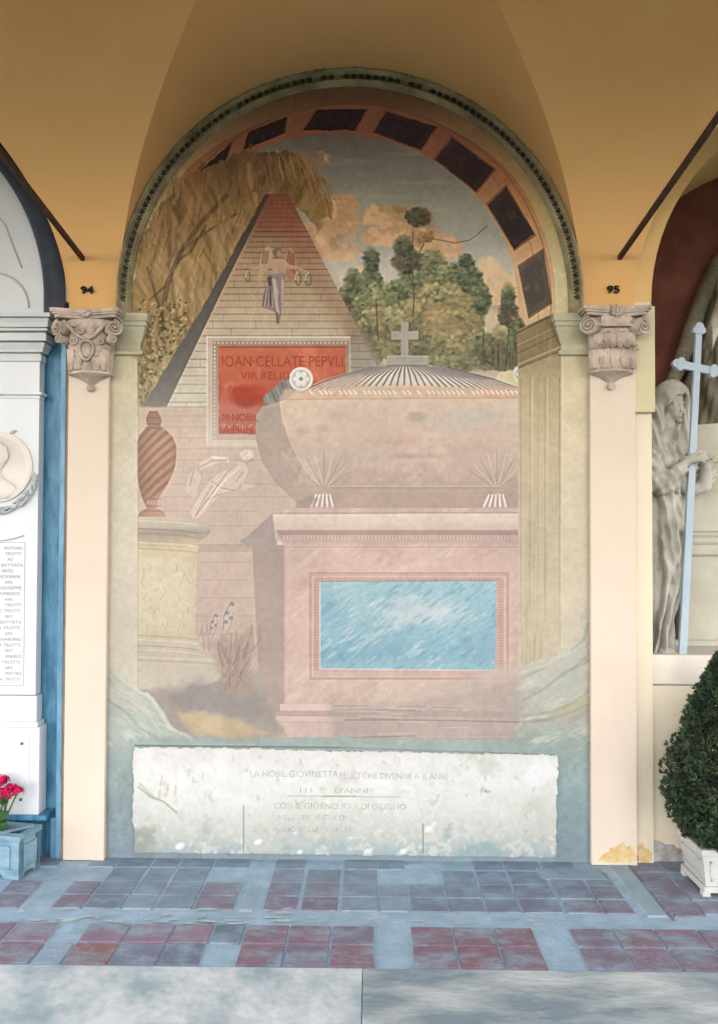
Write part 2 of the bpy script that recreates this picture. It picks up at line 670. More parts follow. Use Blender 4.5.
# kerb of pale stone slabs between the tiles and the courtyard
M_KERB = material('pale_kerb_stone', lin(226, 226, 226), 0.75, dark=lin(162, 180, 186), scale=4.2, bump=0.3, bscale=34, detail=10, lo=.36, hi=.60)
bm = bmesh.new()
xj = float(G(362, 1000)[0])
for (a_, b_) in ((-6.8, -2.9), (-2.9, -1.45), (-1.45, xj - .001)):
    box(bm, a_, b_, Y_K - .62, Y_K - .004, -0.12, 0.006, bevel=0.004)
struct('trim_1', bm, M_KERB, label='pale mottled stone kerb slab in front of the tiles, left')
M_KERB2 = material('greyer_kerb_stone', lin(206, 208, 206), 0.75, dark=lin(136, 150, 158), scale=3.2, bump=0.3, bscale=34, detail=9, lo=.40, hi=.62, stretch=(.6, 1.6, 1))  # greyer mottled tone than the slabs on the left
bm = bmesh.new()
for (a_, b_) in ((xj + .001, 1.62), (1.622, 3.1), (3.102, 6.8)):
    box(bm, a_, b_, Y_K - .62, Y_K - .004, -0.12, 0.006, bevel=0.004)
struct('trim_12', bm, M_KERB2, label='greyer stone kerb slab in front of the tiles, right')
M_ADDPAVE = material('added_dark_paving', lin(112, 112, 108), 0.85, dark=lin(88, 90, 88), scale=4)  # added unseen paving, dark so less light bounces up to the vault
bm = bmesh.new()
box(bm, -6.8, 6.8, Y_FRONT - 0.45, Y_K - .624, -0.12, 0.004)
struct('trim_11', bm, M_ADDPAVE, label='added dark paving beyond the kerb, unseen')
# thin chipped lime edge of the kerb and whitish wear on the mortar band
M_WEAR = material('lime_wear', lin(200, 212, 216), 0.85, dark=lin(168, 188, 198), scale=14)
bm = bmesh.new()
rw = random.Random(5)
for k in range(60):
    px, py = rw.uniform(30, 560), rw.gauss(921, 2.0)
    if k > 42:
        px, py = rw.uniform(0, 330), rw.uniform(908, 924)
    c = G(px, py)
    rx, ry = rw.uniform(.01, .055), rw.uniform(.004, .012)
    ring = [bm.verts.new((c[0] + rx * (1 + rw.uniform(-.3, .3)) * math.cos(t), c[1] + ry * (1 + rw.uniform(-.3, .3)) * math.sin(t), -0.0028 + .00012 * k))
            for t in np.linspace(0, 2 * PI, 11)[:-1]]
    bm.faces.new(ring)
struct('trim_2', bm, M_WEAR, label='whitish lime smears on the mortar band of the floor')
# ------------------------------------------------------------------ the painted wall (pigment per vertex on a fine flat mesh)
class Canvas:
    """a little painter in photo-pixel units; colours are display colours, turned into pigment afterwards"""

    def __init__(s, x0, y0, x1, y1, S, seed=3):
        s.x0, s.y0, s.S = x0, y0, S
        s.w, s.h = int((x1 - x0) * S) + 1, int((y1 - y0) * S) + 1
        s.X, s.Y = np.meshgrid(x0 + np.arange(s.w) / S, y0 + np.arange(s.h) / S)
        s.img = np.zeros((s.h, s.w, 3))
        s.reg = np.zeros((s.h, s.w), int)
        s.rng = np.random.default_rng(seed)

    def noise(s, sx, sy=None, octaves=4, seed=0, rot=0.0, gain=0.55):
        """fractal value noise in -1..1; sx, sy: feature size in px, rot in degrees"""
        sy = sy or sx
        c, q = math.cos(math.radians(rot)), math.sin(math.radians(rot))
        U, V = (s.X * c + s.Y * q), (-s.X * q + s.Y * c)
        out = np.zeros_like(s.X)
        amp, tot = 1.0, 0.0
        r = np.random.default_rng(seed)
        for o in range(octaves):
            g = r.uniform(-1, 1, (256, 256))
            u, v = U / sx * 2 ** o + 7.3 * o, V / sy * 2 ** o + 3.1 * o
            iu, iv = np.floor(u).astype(int), np.floor(v).astype(int)
            fu, fv = u - iu, v - iv
            fu, fv = fu * fu * (3 - 2 * fu), fv * fv * (3 - 2 * fv)
            a, b = g[iv % 256, iu % 256], g[iv % 256, (iu + 1) % 256]
            c2, d = g[(iv + 1) % 256, iu % 256], g[(iv + 1) % 256, (iu + 1) % 256]
            out += amp * ((a * (1 - fu) + b * fu) * (1 - fv) + (c2 * (1 - fu) + d * fu) * fv)
            tot += amp
            amp *= gain
        return out / tot * 1.6

    def box(s, x0, y0, x1, y1, pad):
        i0, i1 = max(0, int((y0 - pad - s.y0) * s.S)), min(s.h, int((y1 + pad - s.y0) * s.S) + 2)
        j0, j1 = max(0, int((x0 - pad - s.x0) * s.S)), min(s.w, int((x1 + pad - s.x0) * s.S) + 2)
        return (slice(i0, max(i0, i1)), slice(j0, max(j0, j1)))

    def put(s, b, m, col, reg):
        if m.size == 0:
            return
        c = np.asarray(col(s.X[b], s.Y[b]) if callable(col) else col, float)
        if c.ndim == 3 and c.shape[0] == 3 and c.shape[1:] == m.shape:
            c = np.moveaxis(c, 0, -1)
        s.img[b] = s.img[b] * (1 - m[..., None]) + c * m[..., None]
        if reg is not None:
            s.reg[b][m > 0.5] = reg

    def poly(s, pts, col, reg=None, soft=0.6, a=1.0, warp=0.0, wscale=8, seed=1):
        P = np.array(pts, float)
        b = s.box(P[:, 0].min(), P[:, 1].min(), P[:, 0].max(), P[:, 1].max(), soft * 2 + warp + 1)
        X, Y = s.X[b], s.Y[b]
        if X.size == 0:
            return
        if warp:
            X = X + warp * s.noise(wscale, octaves=3, seed=seed)[b]
            Y = Y + warp * s.noise(wscale, octaves=3, seed=seed + 50)[b]
        inside = np.zeros(X.shape, bool)
        d2 = np.full(X.shape, 1e9)
        n = len(P)
        for i in range(n):
            (xa, ya), (xb, yb) = P[i], P[(i + 1) % n]
            if ya != yb:
                c = ((ya > Y) != (yb > Y)) & (X < (xb - xa) * (Y - ya) / (yb - ya) + xa)
                inside ^= c
            ex, ey = xb - xa, yb - ya
            L = ex * ex + ey * ey + 1e-9
            t = np.clip(((X - xa) * ex + (Y - ya) * ey) / L, 0, 1)
            d2 = np.minimum(d2, (X - xa - t * ex) ** 2 + (Y - ya - t * ey) ** 2)
        d = np.where(inside, 1, -1) * np.sqrt(d2)
        s.put(b, np.clip(d / (2 * soft) + 0.5, 0, 1) * a, col, reg)

    def line(s, pts, col, w=1.0, a=1.0, soft=0.5, reg=None):
        P = np.array(pts, float)
        b = s.box(P[:, 0].min(), P[:, 1].min(), P[:, 0].max(), P[:, 1].max(), w + soft * 2 + 1)
        X, Y = s.X[b], s.Y[b]
        if X.size == 0:
            return
        d2 = np.full(X.shape, 1e9)
        for i in range(len(P) - 1):
            (xa, ya), (xb, yb) = P[i], P[i + 1]
            ex, ey = xb - xa, yb - ya
            t = np.clip(((X - xa) * ex + (Y - ya) * ey) / (ex * ex + ey * ey + 1e-9), 0, 1)
            d2 = np.minimum(d2, (X - xa - t * ex) ** 2 + (Y - ya - t * ey) ** 2)
        s.put(b, np.clip((w / 2 - np.sqrt(d2)) / (2 * soft) + 0.5, 0, 1) * a, col, reg)

    def ell(s, cx, cy, rx, ry, col, a=1.0, soft=0.6, rot=0.0, reg=None):
        r = max(rx, ry)
        b = s.box(cx - r, cy - r, cx + r, cy + r, soft * 2 + 1)
        X, Y = s.X[b] - cx, s.Y[b] - cy
        if X.size == 0:
            return
        c, q = math.cos(rot), math.sin(rot)
        u, v = X * c + Y * q, -X * q + Y * c
        d = (1 - np.sqrt((u / rx) ** 2 + (v / ry) ** 2)) * min(rx, ry)
        s.put(b, np.clip(d / (2 * soft) + 0.5, 0, 1) * a, col, reg)

    def mask(s, m, col, a=1.0, reg=None):
        b = (slice(0, s.h), slice(0, s.w))
        s.put(b, np.clip(m, 0, 1) * a, col, reg)


def ramp(stops):
    """vertical colour ramp over photo y"""
    ys = [q[0] for q in stops]
    cs = np.array([q[1] for q in stops], float)

    def f(X, Y):
        return np.stack([np.interp(Y, ys, cs[:, k]) for k in range(3)], -1)
    return f


def ss(x, a, b):
    t = np.clip((x - a) / (b - a), 0, 1)
    return t * t * (3 - 2 * t)


# daylight that reaches the back wall at each height (measured in a test render), to turn display colours into pigment
E_Y = [60, 80, 120, 160, 200, 240, 280, 320, 360, 400, 440, 480, 520, 560, 600, 640, 680, 720, 760, 800, 840, 870]
E_C = np.array([(.09, .092, .07), (.109, .11, .083), (.168, .162, .128), (.272, .26, .216), (.427, .402, .348), (.586, .556, .493),
                (.731, .693, .621), (.85, .81, .737), (.953, .908, .836), (1.043, .995, .923), (1.114, 1.069, 1.0),
                (1.177, 1.131, 1.062), (1.224, 1.184, 1.118), (1.268, 1.229, 1.172), (1.307, 1.271, 1.215),
                (1.336, 1.305, 1.261), (1.362, 1.336, 1.295), (1.381, 1.358, 1.332), (1.32, 1.30, 1.27),
                (1.29, 1.27, 1.25), (1.30, 1.29, 1.28), (1.30, 1.29, 1.28)])


def pigment(img, Y):
    c = np.clip(img, 3, 255) / 255
    l = np.where(c <= 0.04045, c / 12.92, ((c + 0.055) / 1.055) ** 2.4)
    e = np.stack([np.interp(Y, E_Y, E_C[:, k]) for k in range(3)], -1)
    return np.clip(l / e, 0.006, 0.86)


AX, AY = 350.0, 301.0
cv = Canvas(105, 64, 593, 864, 1.3)
X, Y = cv.X, cv.Y
(R_BORDER, R_SOFFIT, R_SKY, R_WILLOW, R_GROVE, R_PYR, R_ANGEL, R_RED, R_SARC, R_LID, R_CROSS, R_PLINTH, R_BLUE, R_URN,
 R_PED, R_RELIEF, R_MASON, R_ALOE, R_GROUND, R_PIL, R_ROCK) = range(21)
R_COFFER = 30
RAD = np.hypot(X - AX, Y - AY)
fine = cv.noise(5, octaves=3, seed=11)
mid = cv.noise(26, octaves=4, seed=12)
big = cv.noise(90, octaves=4, seed=13)
strk = cv.noise(60, 7, octaves=4, seed=14)

# plaster strips at both sides and the cream fillet round the arch
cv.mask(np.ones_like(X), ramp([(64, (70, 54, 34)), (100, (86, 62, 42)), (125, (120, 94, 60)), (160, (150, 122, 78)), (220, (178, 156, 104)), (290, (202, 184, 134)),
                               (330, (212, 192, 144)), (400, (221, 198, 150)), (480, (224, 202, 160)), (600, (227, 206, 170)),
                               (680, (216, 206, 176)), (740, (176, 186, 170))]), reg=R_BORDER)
right = np.clip(X - 540, 0, 1)
cv.mask(right * ss(Y, 330, 360), ramp([(330, (212, 194, 146)), (420, (222, 202, 158)), (520, (226, 206, 166)), (600, (228, 210, 174)), (700, (214, 204, 170))]), 0.8)
# salmon soffit of the painted arch
ell_in = np.sqrt(((X - 335) / 182) ** 2 + ((Y - 300) / 166) ** 2)
fillet_r = 206 + 5 * ss(-(X - AX), 40, 200) - 9 * ss(-(Y - AY), 120, 200)
cv.mask(np.clip(fillet_r - RAD, 0, 1) * (Y < 345), ramp([(95, (104, 74, 48)), (125, (120, 76, 52)), (160, (138, 94, 62)), (200, (166, 116, 76)), (250, (194, 146, 98)),
                                          (320, (206, 168, 120))]), reg=R_SOFFIT)
for r_, a_ in ((201, .35), (189, .18)):
    cv.mask(np.clip(1.2 - np.abs(RAD - r_ + 4 * ss(-(Y - AY), 120, 200)), 0, 1) * (Y < 330), (84, 58, 40), a_)
# sky
cv.mask(np.clip((1 - ell_in) * 120 + .5, 0, 1) * (Y < 420) * (X < 522),
        ramp([(130, (92, 86, 72)), (150, (104, 102, 90)), (175, (122, 124, 112)), (205, (138, 140, 128)), (240, (156, 152, 136)),
              (280, (190, 176, 150)), (320, (206, 182, 146)), (360, (200, 176, 140))]), reg=R_SKY)
skym = (cv.reg == R_SKY).astype(float)
cv.mask(skym * ss(strk, .1, .9), (170, 160, 138), .22)


def cloud(blobs, top, low, seed):
    n = cv.noise(16, octaves=4, seed=seed)
    f = np.zeros_like(X)
    for (x, y, rx, ry) in blobs:
        f = np.maximum(f, 1.25 - np.sqrt(((X - x) / rx) ** 2 + ((Y - y) / ry) ** 2) + .28 * n)
    m = ss(f, .12, .52) * skym
    y0, y1 = min(b[1] - b[3] for b in blobs), max(b[1] + b[3] for b in blobs)
    cv.mask(m, ramp([(y0, top), (y1, low)]), .92)
    cv.mask(m * ss(n, .1, .7), (222, 176, 130), .55)
    cv.mask(m * ss(-n, .2, .8), (140, 108, 80), .55)


cloud([(336, 222, 24, 24), (322, 240, 22, 22), (348, 205, 13, 10), (340, 250, 20, 12)], (176, 134, 92), (196, 154, 112), 21)
cloud([(395, 214, 34, 11), (415, 224, 30, 10), (372, 238, 14, 8), (400, 236, 36, 10), (440, 248, 24, 14), (425, 240, 30, 12)], (170, 134, 96), (204, 158, 112), 22)
cloud([(498, 290, 22, 26), (490, 270, 12, 12), (360, 280, 20, 14)], (206, 170, 124), (214, 178, 134), 23)
cloud([(300, 160, 30, 10)], (128, 108, 80), (140, 120, 88), 24)
cv.line([(425, 238), (440, 240), (455, 243), (470, 240), (478, 234), (487, 226)], (96, 82, 66), .9, .8)
# coffers
COF = [[(158, 238), (177, 196), (183, 190), (166, 228)],
       [(188.6, 193), (197, 174), (232, 142), (226, 161)],
       [(244, 150), (249, 132), (287, 117), (284, 133)],
       [(304, 130), (316, 109.5), (367, 109.5), (355, 130)],
       [(374, 132.5), (387, 111.5), (436, 127), (420.5, 149.5)],
       [(435, 159), (452, 137.5), (494, 169), (476, 191)],
       [(488, 205), (506.7, 187), (534, 234), (514, 248.5)],
       [(519, 267), (543, 251), (551, 302), (529, 316)]]
for k, q in enumerate(COF):
    dk = [(60, 46, 40), (52, 38, 36), (48, 34, 32), (44, 32, 32), (50, 38, 38), (56, 42, 40), (58, 48, 46), (92, 80, 66)][k]
    cx, cy = np.mean([p[0] for p in q]), np.mean([p[1] for p in q])
    cv.poly([(cx + (x - cx) * 1.09, cy + (y - cy) * 1.09) for x, y in q], (98, 62, 44), soft=.6, a=.7)
    cv.poly(q, dk, reg=R_COFFER + k, soft=.5, warp=.8, seed=30 + k)
    cv.poly([(cx + (x - cx) * .78, cy + (y - cy) * .78) for x, y in q], tuple(c * .84 for c in dk), soft=1.5, a=.7, warp=2, seed=60 + k)
    for z_ in range(9):
        r = cv.rng
        cv.ell(cx + r.uniform(-11, 11), cy + r.uniform(-7, 7), r.uniform(1.2, 4), r.uniform(.8, 2.4), tuple(min(255, c * r.uniform(.8, 1.45)) for c in dk), .4, 1.4, r.uniform(0, 3))

# willow and bank on the left
n1 = cv.noise(7, 34, octaves=4, seed=31, rot=-28)
n2 = cv.noise(9, 30, octaves=4, seed=32, rot=24)
n3 = cv.noise(5, octaves=3, seed=33)
will = [(130, 414), (130, 300), (134, 262), (145, 232), (158, 208), (178, 184), (212, 164), (245, 150), (275, 150), (300, 160), (318, 178), (330, 205), (334, 222),
        (322, 216), (316, 232), (308, 214), (300, 206), (290, 210), (276, 215), (176, 410)]
cv.poly(will, ramp([(150, (98, 72, 46)), (200, (126, 96, 58)), (260, (148, 114, 66)), (330, (156, 126, 74)), (400, (170, 146, 98))]), reg=R_WILLOW, soft=1.5, warp=5, wscale=12)
wm = (cv.reg == R_WILLOW)
lean = np.clip((X - 215) / 40, 0, 1)
nn = n1 * (1 - lean) + n2 * lean
cv.mask(wm * ss(nn, .05, .75), ramp([(150, (140, 108, 66)), (250, (176, 140, 94)), (400, (200, 176, 128))]), .5)
cv.mask(wm * ss(-nn, .08, .7), ramp([(150, (78, 60, 38)), (250, (100, 78, 50)), (400, (116, 98, 66))]), .55)
for (pts, w) in [([(163, 352), (161, 318), (168, 282), (182, 250), (200, 224), (226, 196)], 5), ([(163, 320), (154, 290), (148, 268)], 2.5), ([(176, 262), (190, 252), (206, 226)], 3),
                 ([(180, 252), (206, 232), (236, 214)], 2), ([(172, 280), (150, 300)], 2)]:
    cv.line(pts, (84, 66, 48), w, .75, soft=1.2)
for k in range(120):                                     # broad soft strands
    r = cv.rng
    x, y = r.uniform(140, 262), r.uniform(160, 350)
    if x > 262 - (y - 194) * .56:
        continue
    L, dx = r.uniform(18, 50), r.uniform(-14, 6) if x < 215 else r.uniform(-4, 16)
    c = [(178, 140, 96), (104, 80, 52), (150, 116, 76), (88, 68, 46), (196, 160, 112)][r.integers(5)]
    cv.line([(x, y), (x + dx * .15, y + L * .3), (x + dx * .5, y + L * .65), (x + dx, y + L)], c, r.uniform(2, 5), .32, soft=1.6)
for k in range(260):                                     # hanging streaks
    r = cv.rng
    x, y = r.uniform(142, 262), r.uniform(170, 340)
    if x > 264 - (y - 194) * .58 + 2:
        continue
    L, dx = r.uniform(8, 26), r.uniform(-9, 3)
    c = [(190, 150, 94), (96, 74, 44), (160, 122, 70), (204, 168, 110)][r.integers(4)]
    e = .62 if y < 210 else .9
    cv.line([(x, y), (x + dx * .3, y + L * .4), (x + dx, y + L)], tuple(q * e for q in c), r.uniform(.7, 1.5), .3)
for k in range(150):
    r = cv.rng
    t = r.uniform(0, 1)
    x, y = 270 + 62 * t + r.uniform(-8, 8), 160 + 30 * t * t + r.uniform(-12, 10)
    c = [(150, 116, 66), (110, 84, 48), (168, 132, 80)][r.integers(3)]
    cv.line([(x, y), (x + 5, y + r.uniform(8, 24))], c, 1.3, .3)
for k in range(520):                                     # leafy bank
    r = cv.rng
    x, y = r.uniform(139, 186), r.uniform(300, 404)
    if x > 204 - (y - 300) * .58:
        continue
    c = [(196, 174, 122), (120, 102, 62), (172, 144, 90), (150, 132, 84), (92, 78, 50)][r.integers(5)]
    cv.ell(x, y, r.uniform(1, 2.6), r.uniform(.8, 1.6), c, .65, .5, r.uniform(0, 3))
cv.poly([(222, 214), (232, 218), (240, 216), (236, 222), (246, 228), (234, 226), (228, 232), (228, 224)], (176, 160, 128), a=.28, soft=2)

# grove on the right
GRV = [(416, 270, 16, 16, 0), (436, 286, 16, 14, 0), (456, 296, 16, 14, 1), (392, 308, 16, 16, 0), (366, 306, 14, 16, 1), (468, 320, 16, 18, 1), (412, 306, 20, 18, 1), (353, 283, 8, 13, 0), (352, 306, 13, 12, 0), (345, 296, 6, 9, 0), (362, 322, 15, 16, 0), (371, 262, 7, 13, 0), (370, 284, 12, 14, 0), (380, 300, 15, 18, 1), (376, 326, 20, 18, 2),
       (419, 217, 12, 9, 3), (425, 236, 9, 6, 4), (403, 246, 9, 9, 0), (408, 262, 15, 11, 3), (432, 262, 13, 12, 1), (444, 274, 8, 9, 1), (400, 290, 12, 10, 0), (418, 284, 14, 12, 1), (466, 263, 7, 8, 0), (456, 274, 10, 10, 0), (471, 280, 11, 13, 0),
       (480, 300, 10, 16, 0), (440, 304, 30, 20, 2), (424, 322, 28, 20, 2), (455, 326, 26, 18, 2), (400, 322, 16, 18, 1), (388, 346, 20, 12, 2), (430, 346, 34, 12, 1), (470, 345, 22, 14, 2),
       (486, 350, 12, 16, 0), (508, 297, 6, 12, 0), (508, 315, 9, 14, 3), (516, 330, 8, 12, 0), (500, 336, 7, 11, 2), (502, 356, 18, 14, 3), (512, 350, 10, 14, 0), (452, 364, 50, 7, 1), (372, 352, 10, 14, 1)]
PAL = {0: [(84, 92, 66), (104, 108, 76), (66, 74, 56), (130, 126, 84)], 1: [(122, 122, 82), (146, 136, 90), (96, 98, 68), (164, 148, 98)],
       2: [(168, 146, 96), (150, 128, 82), (182, 158, 108), (122, 112, 76), (134, 126, 86)], 3: [(78, 78, 60), (98, 92, 68), (120, 98, 66), (64, 66, 52)],
       4: [(176, 132, 84), (142, 108, 70), (190, 152, 96), (160, 120, 80)]}
for (x, y, rx, ry, p) in GRV:
    c = np.mean(PAL[p], 0)
    cv.ell(x, y, rx, ry, tuple(c * .95), .9, 2.5, reg=R_GROVE)
for (x, y, rx, ry, p) in GRV:
    r = cv.rng
    for k in range(int(rx * ry * .42) + 12):
        a, q = r.uniform(0, 2 * PI), math.sqrt(r.uniform(0, 1.12))
        dx, dy = q * math.cos(a) * rx, q * math.sin(a) * ry
        c = np.array(PAL[p][r.integers(len(PAL[p]))]) * (1 + .16 * (-dx / rx * .6 - dy / ry)) * (.9 if y < 270 else 1)
        cv.ell(x + dx, y + dy, r.uniform(1.1, 3.6), r.uniform(.9, 2.3), tuple(c), .6, .8, r.uniform(-.8, .8), reg=R_GROVE)
cv.mask((cv.reg == R_GROVE) * ss(1 - np.hypot((X - 434) / 40, (Y - 318) / 24) + .4 * mid, 0, .9), (172, 138, 92), .5)
cv.mask((cv.reg == R_GROVE) * ss(1 - np.hypot((X - 374) / 16, (Y - 318) / 20) + .4 * mid, 0, .9), (174, 146, 98), .4)
cv.mask((cv.reg == R_GROVE) * ss(-mid + .4 * fine, .25, .9), (74, 84, 64), .4)
for pts in ([(413, 232), (412, 262), (414, 300), (413, 316)], [(403, 262), (412, 282)], [(424, 244), (414, 262)], [(484, 330), (482, 362)], [(510, 318), (506, 362)], [(376, 300), (378, 340)]):
    cv.line(pts, (92, 82, 64), 1.4, .75)
for k in range(26):
    r = cv.rng
    x = r.uniform(490, 522)
    cv.line([(x, 362 - r.uniform(0, 24)), (x + r.uniform(-6, 6), 370)], (118, 108, 78), 1.2, .6)

# pyramid: dark side, brick face, reddened tip
cv.poly([(266, 194), (276, 194), (170, 408), (139, 408), (152, 391), (204, 305), (239, 241)], ramp([(190, (66, 52, 44)), (240, (76, 66, 56)), (310, (94, 86, 76)), (380, (112, 106, 98)), (400, (128, 118, 108)), (412, (150, 134, 120))]), reg=R_PYR, soft=.8, warp=.8)
FACE = [(270, 194), (288, 194), (341, 296), (380, 372), (310, 408), (166, 408), (231, 272)]
cv.poly(FACE, ramp([(190, (100, 62, 50)), (215, (122, 80, 62)), (240, (146, 112, 82)), (275, (166, 134, 100)), (320, (184, 158, 126)), (360, (198, 180, 152)), (408, (210, 196, 170))]), reg=R_PYR, soft=.6)
cv.poly([(272, 195), (288, 195), (318, 254), (300, 262), (286, 240), (276, 234), (262, 230), (258, 224)], (146, 76, 56), soft=8, a=.55)
cv.poly([(300, 230), (312, 245), (341, 296), (366, 345), (352, 345), (322, 300), (300, 270)], (150, 110, 82), soft=8, a=.5)
cv.poly([(345, 305), (352, 315), (384, 366), (350, 376), (347, 330)], ramp([(300, (150, 124, 96)), (376, (146, 134, 116))]), soft=4, a=.75)
yl, k = 200.0, 0
while yl < 406:
    xl = 274 + (yl - 194) * -.505
    xr = min(288 + (yl - 194) * .518, 382)
    e = .3 + .35 * ((k * 37) % 10) / 10
    cv.line([(xl, yl), (xr, yl)], ramp([(200, (70, 44, 36)), (260, (96, 72, 52)), (330, (112, 94, 74)), (406, (134, 120, 104))]), 1.0, min(1, e + .12) * (.45 if yl < 225 else 1))
    st = 4.2 + (yl - 200) / 200 * 5.0
    for q in range(3):
        xv = xl + (xr - xl) * (((k * 53 + q * 29) % 97) / 97)
        cv.line([(xv, yl), (xv, yl + st)], ramp([(200, (84, 56, 44)), (400, (130, 114, 96))]), .8, .32)
    yl += st
    k += 1
cv.line([(248, 340), (252, 318), (256, 300), (248, 290)], (196, 168, 136), 1.6, .4, soft=1.0)

# winged figure with wreaths on the pyramid
A = lambda pts: [(240 + x / 8.447, 235 + y / 8.447) for x, y in pts]
cv.poly(A([(165, 240), (190, 140), (230, 95), (270, 110), (275, 200), (250, 270), (200, 330), (160, 440), (150, 340)]), (168, 140, 108), R_ANGEL, .8)
cv.poly(A([(370, 190), (420, 105), (450, 130), (482, 240), (470, 340), (430, 400), (400, 360), (380, 280)]), (166, 112, 80), R_ANGEL, .8)
cv.poly(A([(240, 200), (250, 150), (225, 115), (200, 170), (195, 230)]), (176, 146, 112), None, .8, a=.7)
for d_ in range(4):
    cv.line(A([(200 + 14 * d_, 130 + 4 * d_), (185 + 14 * d_, 240)]), (92, 72, 56), .9, .8)
    cv.line(A([(410 + 14 * d_, 130 + 10 * d_), (400 + 18 * d_, 260 + 20 * d_)]), (100, 62, 48), .9, .8)
cv.poly(A([(80, 290), (150, 262), (235, 245), (285, 205), (375, 208), (420, 250), (500, 268), (600, 322), (592, 332), (490, 290), (400, 285), (378, 330), (285, 335), (262, 275), (235, 268), (120, 296)]), (172, 136, 104), R_ANGEL, .6)
cv.ell(*A([(320, 150)])[0], 4.4, 5.6, (116, 92, 74), .95, .8, reg=R_ANGEL)
cv.ell(*A([(332, 160)])[0], 2.4, 3.4, (160, 128, 100), .8, .8)
cv.poly(A([(240, 350), (290, 330), (370, 320), (385, 420), (370, 560), (350, 650), (335, 745), (305, 740), (310, 660), (270, 640), (185, 610), (190, 500), (235, 430)]), (138, 118, 108), R_ANGEL, .7)
cv.poly(A([(270, 370), (300, 370), (325, 480), (320, 560), (335, 660), (310, 655), (285, 520)]), (182, 160, 144), None, .8, a=.9)
cv.poly(A([(350, 350), (380, 400), (372, 540), (350, 640), (345, 520)]), (176, 152, 134), None, .8, a=.8)
cv.poly(A([(225, 360), (265, 345), (275, 460), (265, 600), (240, 560), (245, 450)]), (78, 64, 62), None, 1, a=.75)
for d_ in range(6):
    cv.line(A([(225 + 8 * d_, 430), (190 + 17 * d_, 600)]), (174, 154, 140) if d_ % 2 else (96, 80, 76), .8, .7)
cv.line(A([(310, 660), (318, 740)]), (120, 98, 88), 2.4, .8)
for cx_, cy_, rx_, ry_ in ((66, 350, 2.2, 5), (492, 368, 2.6, 6.6), (578, 372, 3.2, 6)):
    x_, y_ = A([(cx_, cy_)])[0]
    th = [(x_ + rx_ * math.cos(t), y_ + ry_ * math.sin(t)) for t in np.linspace(0, 2 * PI, 18)]
    cv.line(th, (120, 102, 78), 2.0, .8)
    cv.line(th[8:14], (206, 186, 152), 1.0, .8)

# masonry of the base under the pyramid
cv.poly([(138, 407), (300, 407), (330, 470), (300, 520), (275, 545), (262, 720), (138, 720)], ramp([(405, (206, 178, 152)), (440, (208, 176, 152)), (520, (206, 174, 154)), (620, (206, 172, 152)), (690, (196, 172, 152))]), reg=R_MASON, soft=1.0)
for k, yl in enumerate([407, 416, 427, 438, 449, 460, 472, 484, 497, 511, 526, 545, 562, 580, 598, 616, 634]):
    cv.line([(140, yl), (300 if yl < 510 else 256, yl)], (172, 138, 120), .9, .4 if yl != 407 else .7)
    for q in range(5):
        xv = 176 + ((k * 41 + q * 33) % 110)
        cv.line([(xv, yl), (xv, yl + 12)], (172, 138, 120), .8, .25)
cv.poly([(196, 544), (256, 544), (256, 552), (196, 552)], (176, 146, 128), a=.5)

# red tablet with beaded frame
cv.poly([(207, 337), (350, 337), (350, 446), (207, 446)], ramp([(337, (186, 162, 132)), (400, (202, 178, 154)), (446, (218, 192, 172))]), R_RED, .5)
cv.line([(207, 337), (350, 337)], (220, 204, 180), 1.4, .8)
cv.line([(207, 337), (207, 446)], (222, 206, 184), 1.4, .8)
cv.poly([(212.5, 341), (349, 341), (349, 440), (212.5, 440)], ramp([(337, (140, 112, 88)), (446, (196, 164, 142))]), None, .5, a=.75)
for q in range(33):
    cv.ell(214.5 + q * 4.1, 342.8, 1.2, 1.0, (206, 186, 158), .7, .4)
    if q < 24:
        cv.ell(214.6, 347 + q * 3.9, 1.0, 1.3, (214, 194, 170), .7, .4)
cv.poly([(218.5, 346), (346, 346), (346, 434), (218.5, 434)], ramp([(345, (196, 98, 66)), (370, (202, 92, 60)), (392, (196, 78, 52)), (408, (198, 104, 80)), (434, (188, 92, 78))]), R_RED, .6, warp=.6)
redm = np.clip((X - 219) * 2, 0, 1) * np.clip((346 - X) * 2, 0, 1) * np.clip((Y - 346) * 2, 0, 1) * np.clip((434 - Y) * 2, 0, 1)
cv.mask(redm * ss(mid, .1, .8), (220, 124, 88), .45)
cv.mask(redm * ss(1 - np.hypot((X - 249) / 24, (Y - 397) / 15) + .35 * mid, .0, .7), (168, 44, 24), .9)
cv.mask(redm * ss(1 - np.hypot((X - 258) / 14, (Y - 390) / 8) + .3 * mid, .0, .7), (196, 60, 30), .8)
cv.mask(redm * ss(strk - .2 + .5 * fine, .2, .8) * (Y > 408), (220, 170, 146), .45)
cv.line([(219, 347), (345, 347)], (130, 52, 38), 1.2, .6)

# sarcophagus: shaded end, broad front, ribbed lid, paws
END = [(290, 392), (282, 400), (262, 407), (256, 416), (256, 440), (262, 462), (276, 484), (296, 502), (312, 510), (336, 510), (336, 486), (300, 440)]
cv.poly(END, ramp([(392, (172, 152, 132)), (440, (176, 150, 132)), (510, (184, 154, 138))]), R_SARC, .7)
FRONT = [(279, 399), (522, 397), (522, 511), (330, 511), (326, 488), (312, 478), (298, 460), (287, 436), (281, 414)]
cv.poly(FRONT, ramp([(397, (218, 186, 156)), (410, (216, 184, 158)), (435, (212, 178, 154)), (455, (204, 172, 152)), (478, (194, 160, 142)), (490, (188, 156, 136)), (511, (184, 152, 132))]), R_SARC, .7)
fm = (cv.reg == R_SARC) & (X > 281)
cv.mask(fm * ss(mid + .3 * fine, .15, .8) * (Y < 485), (222, 190, 164), .3)
cv.mask(fm * ss(-mid + .2 * strk, .2, .8) * (Y < 485), (188, 164, 148), .25)
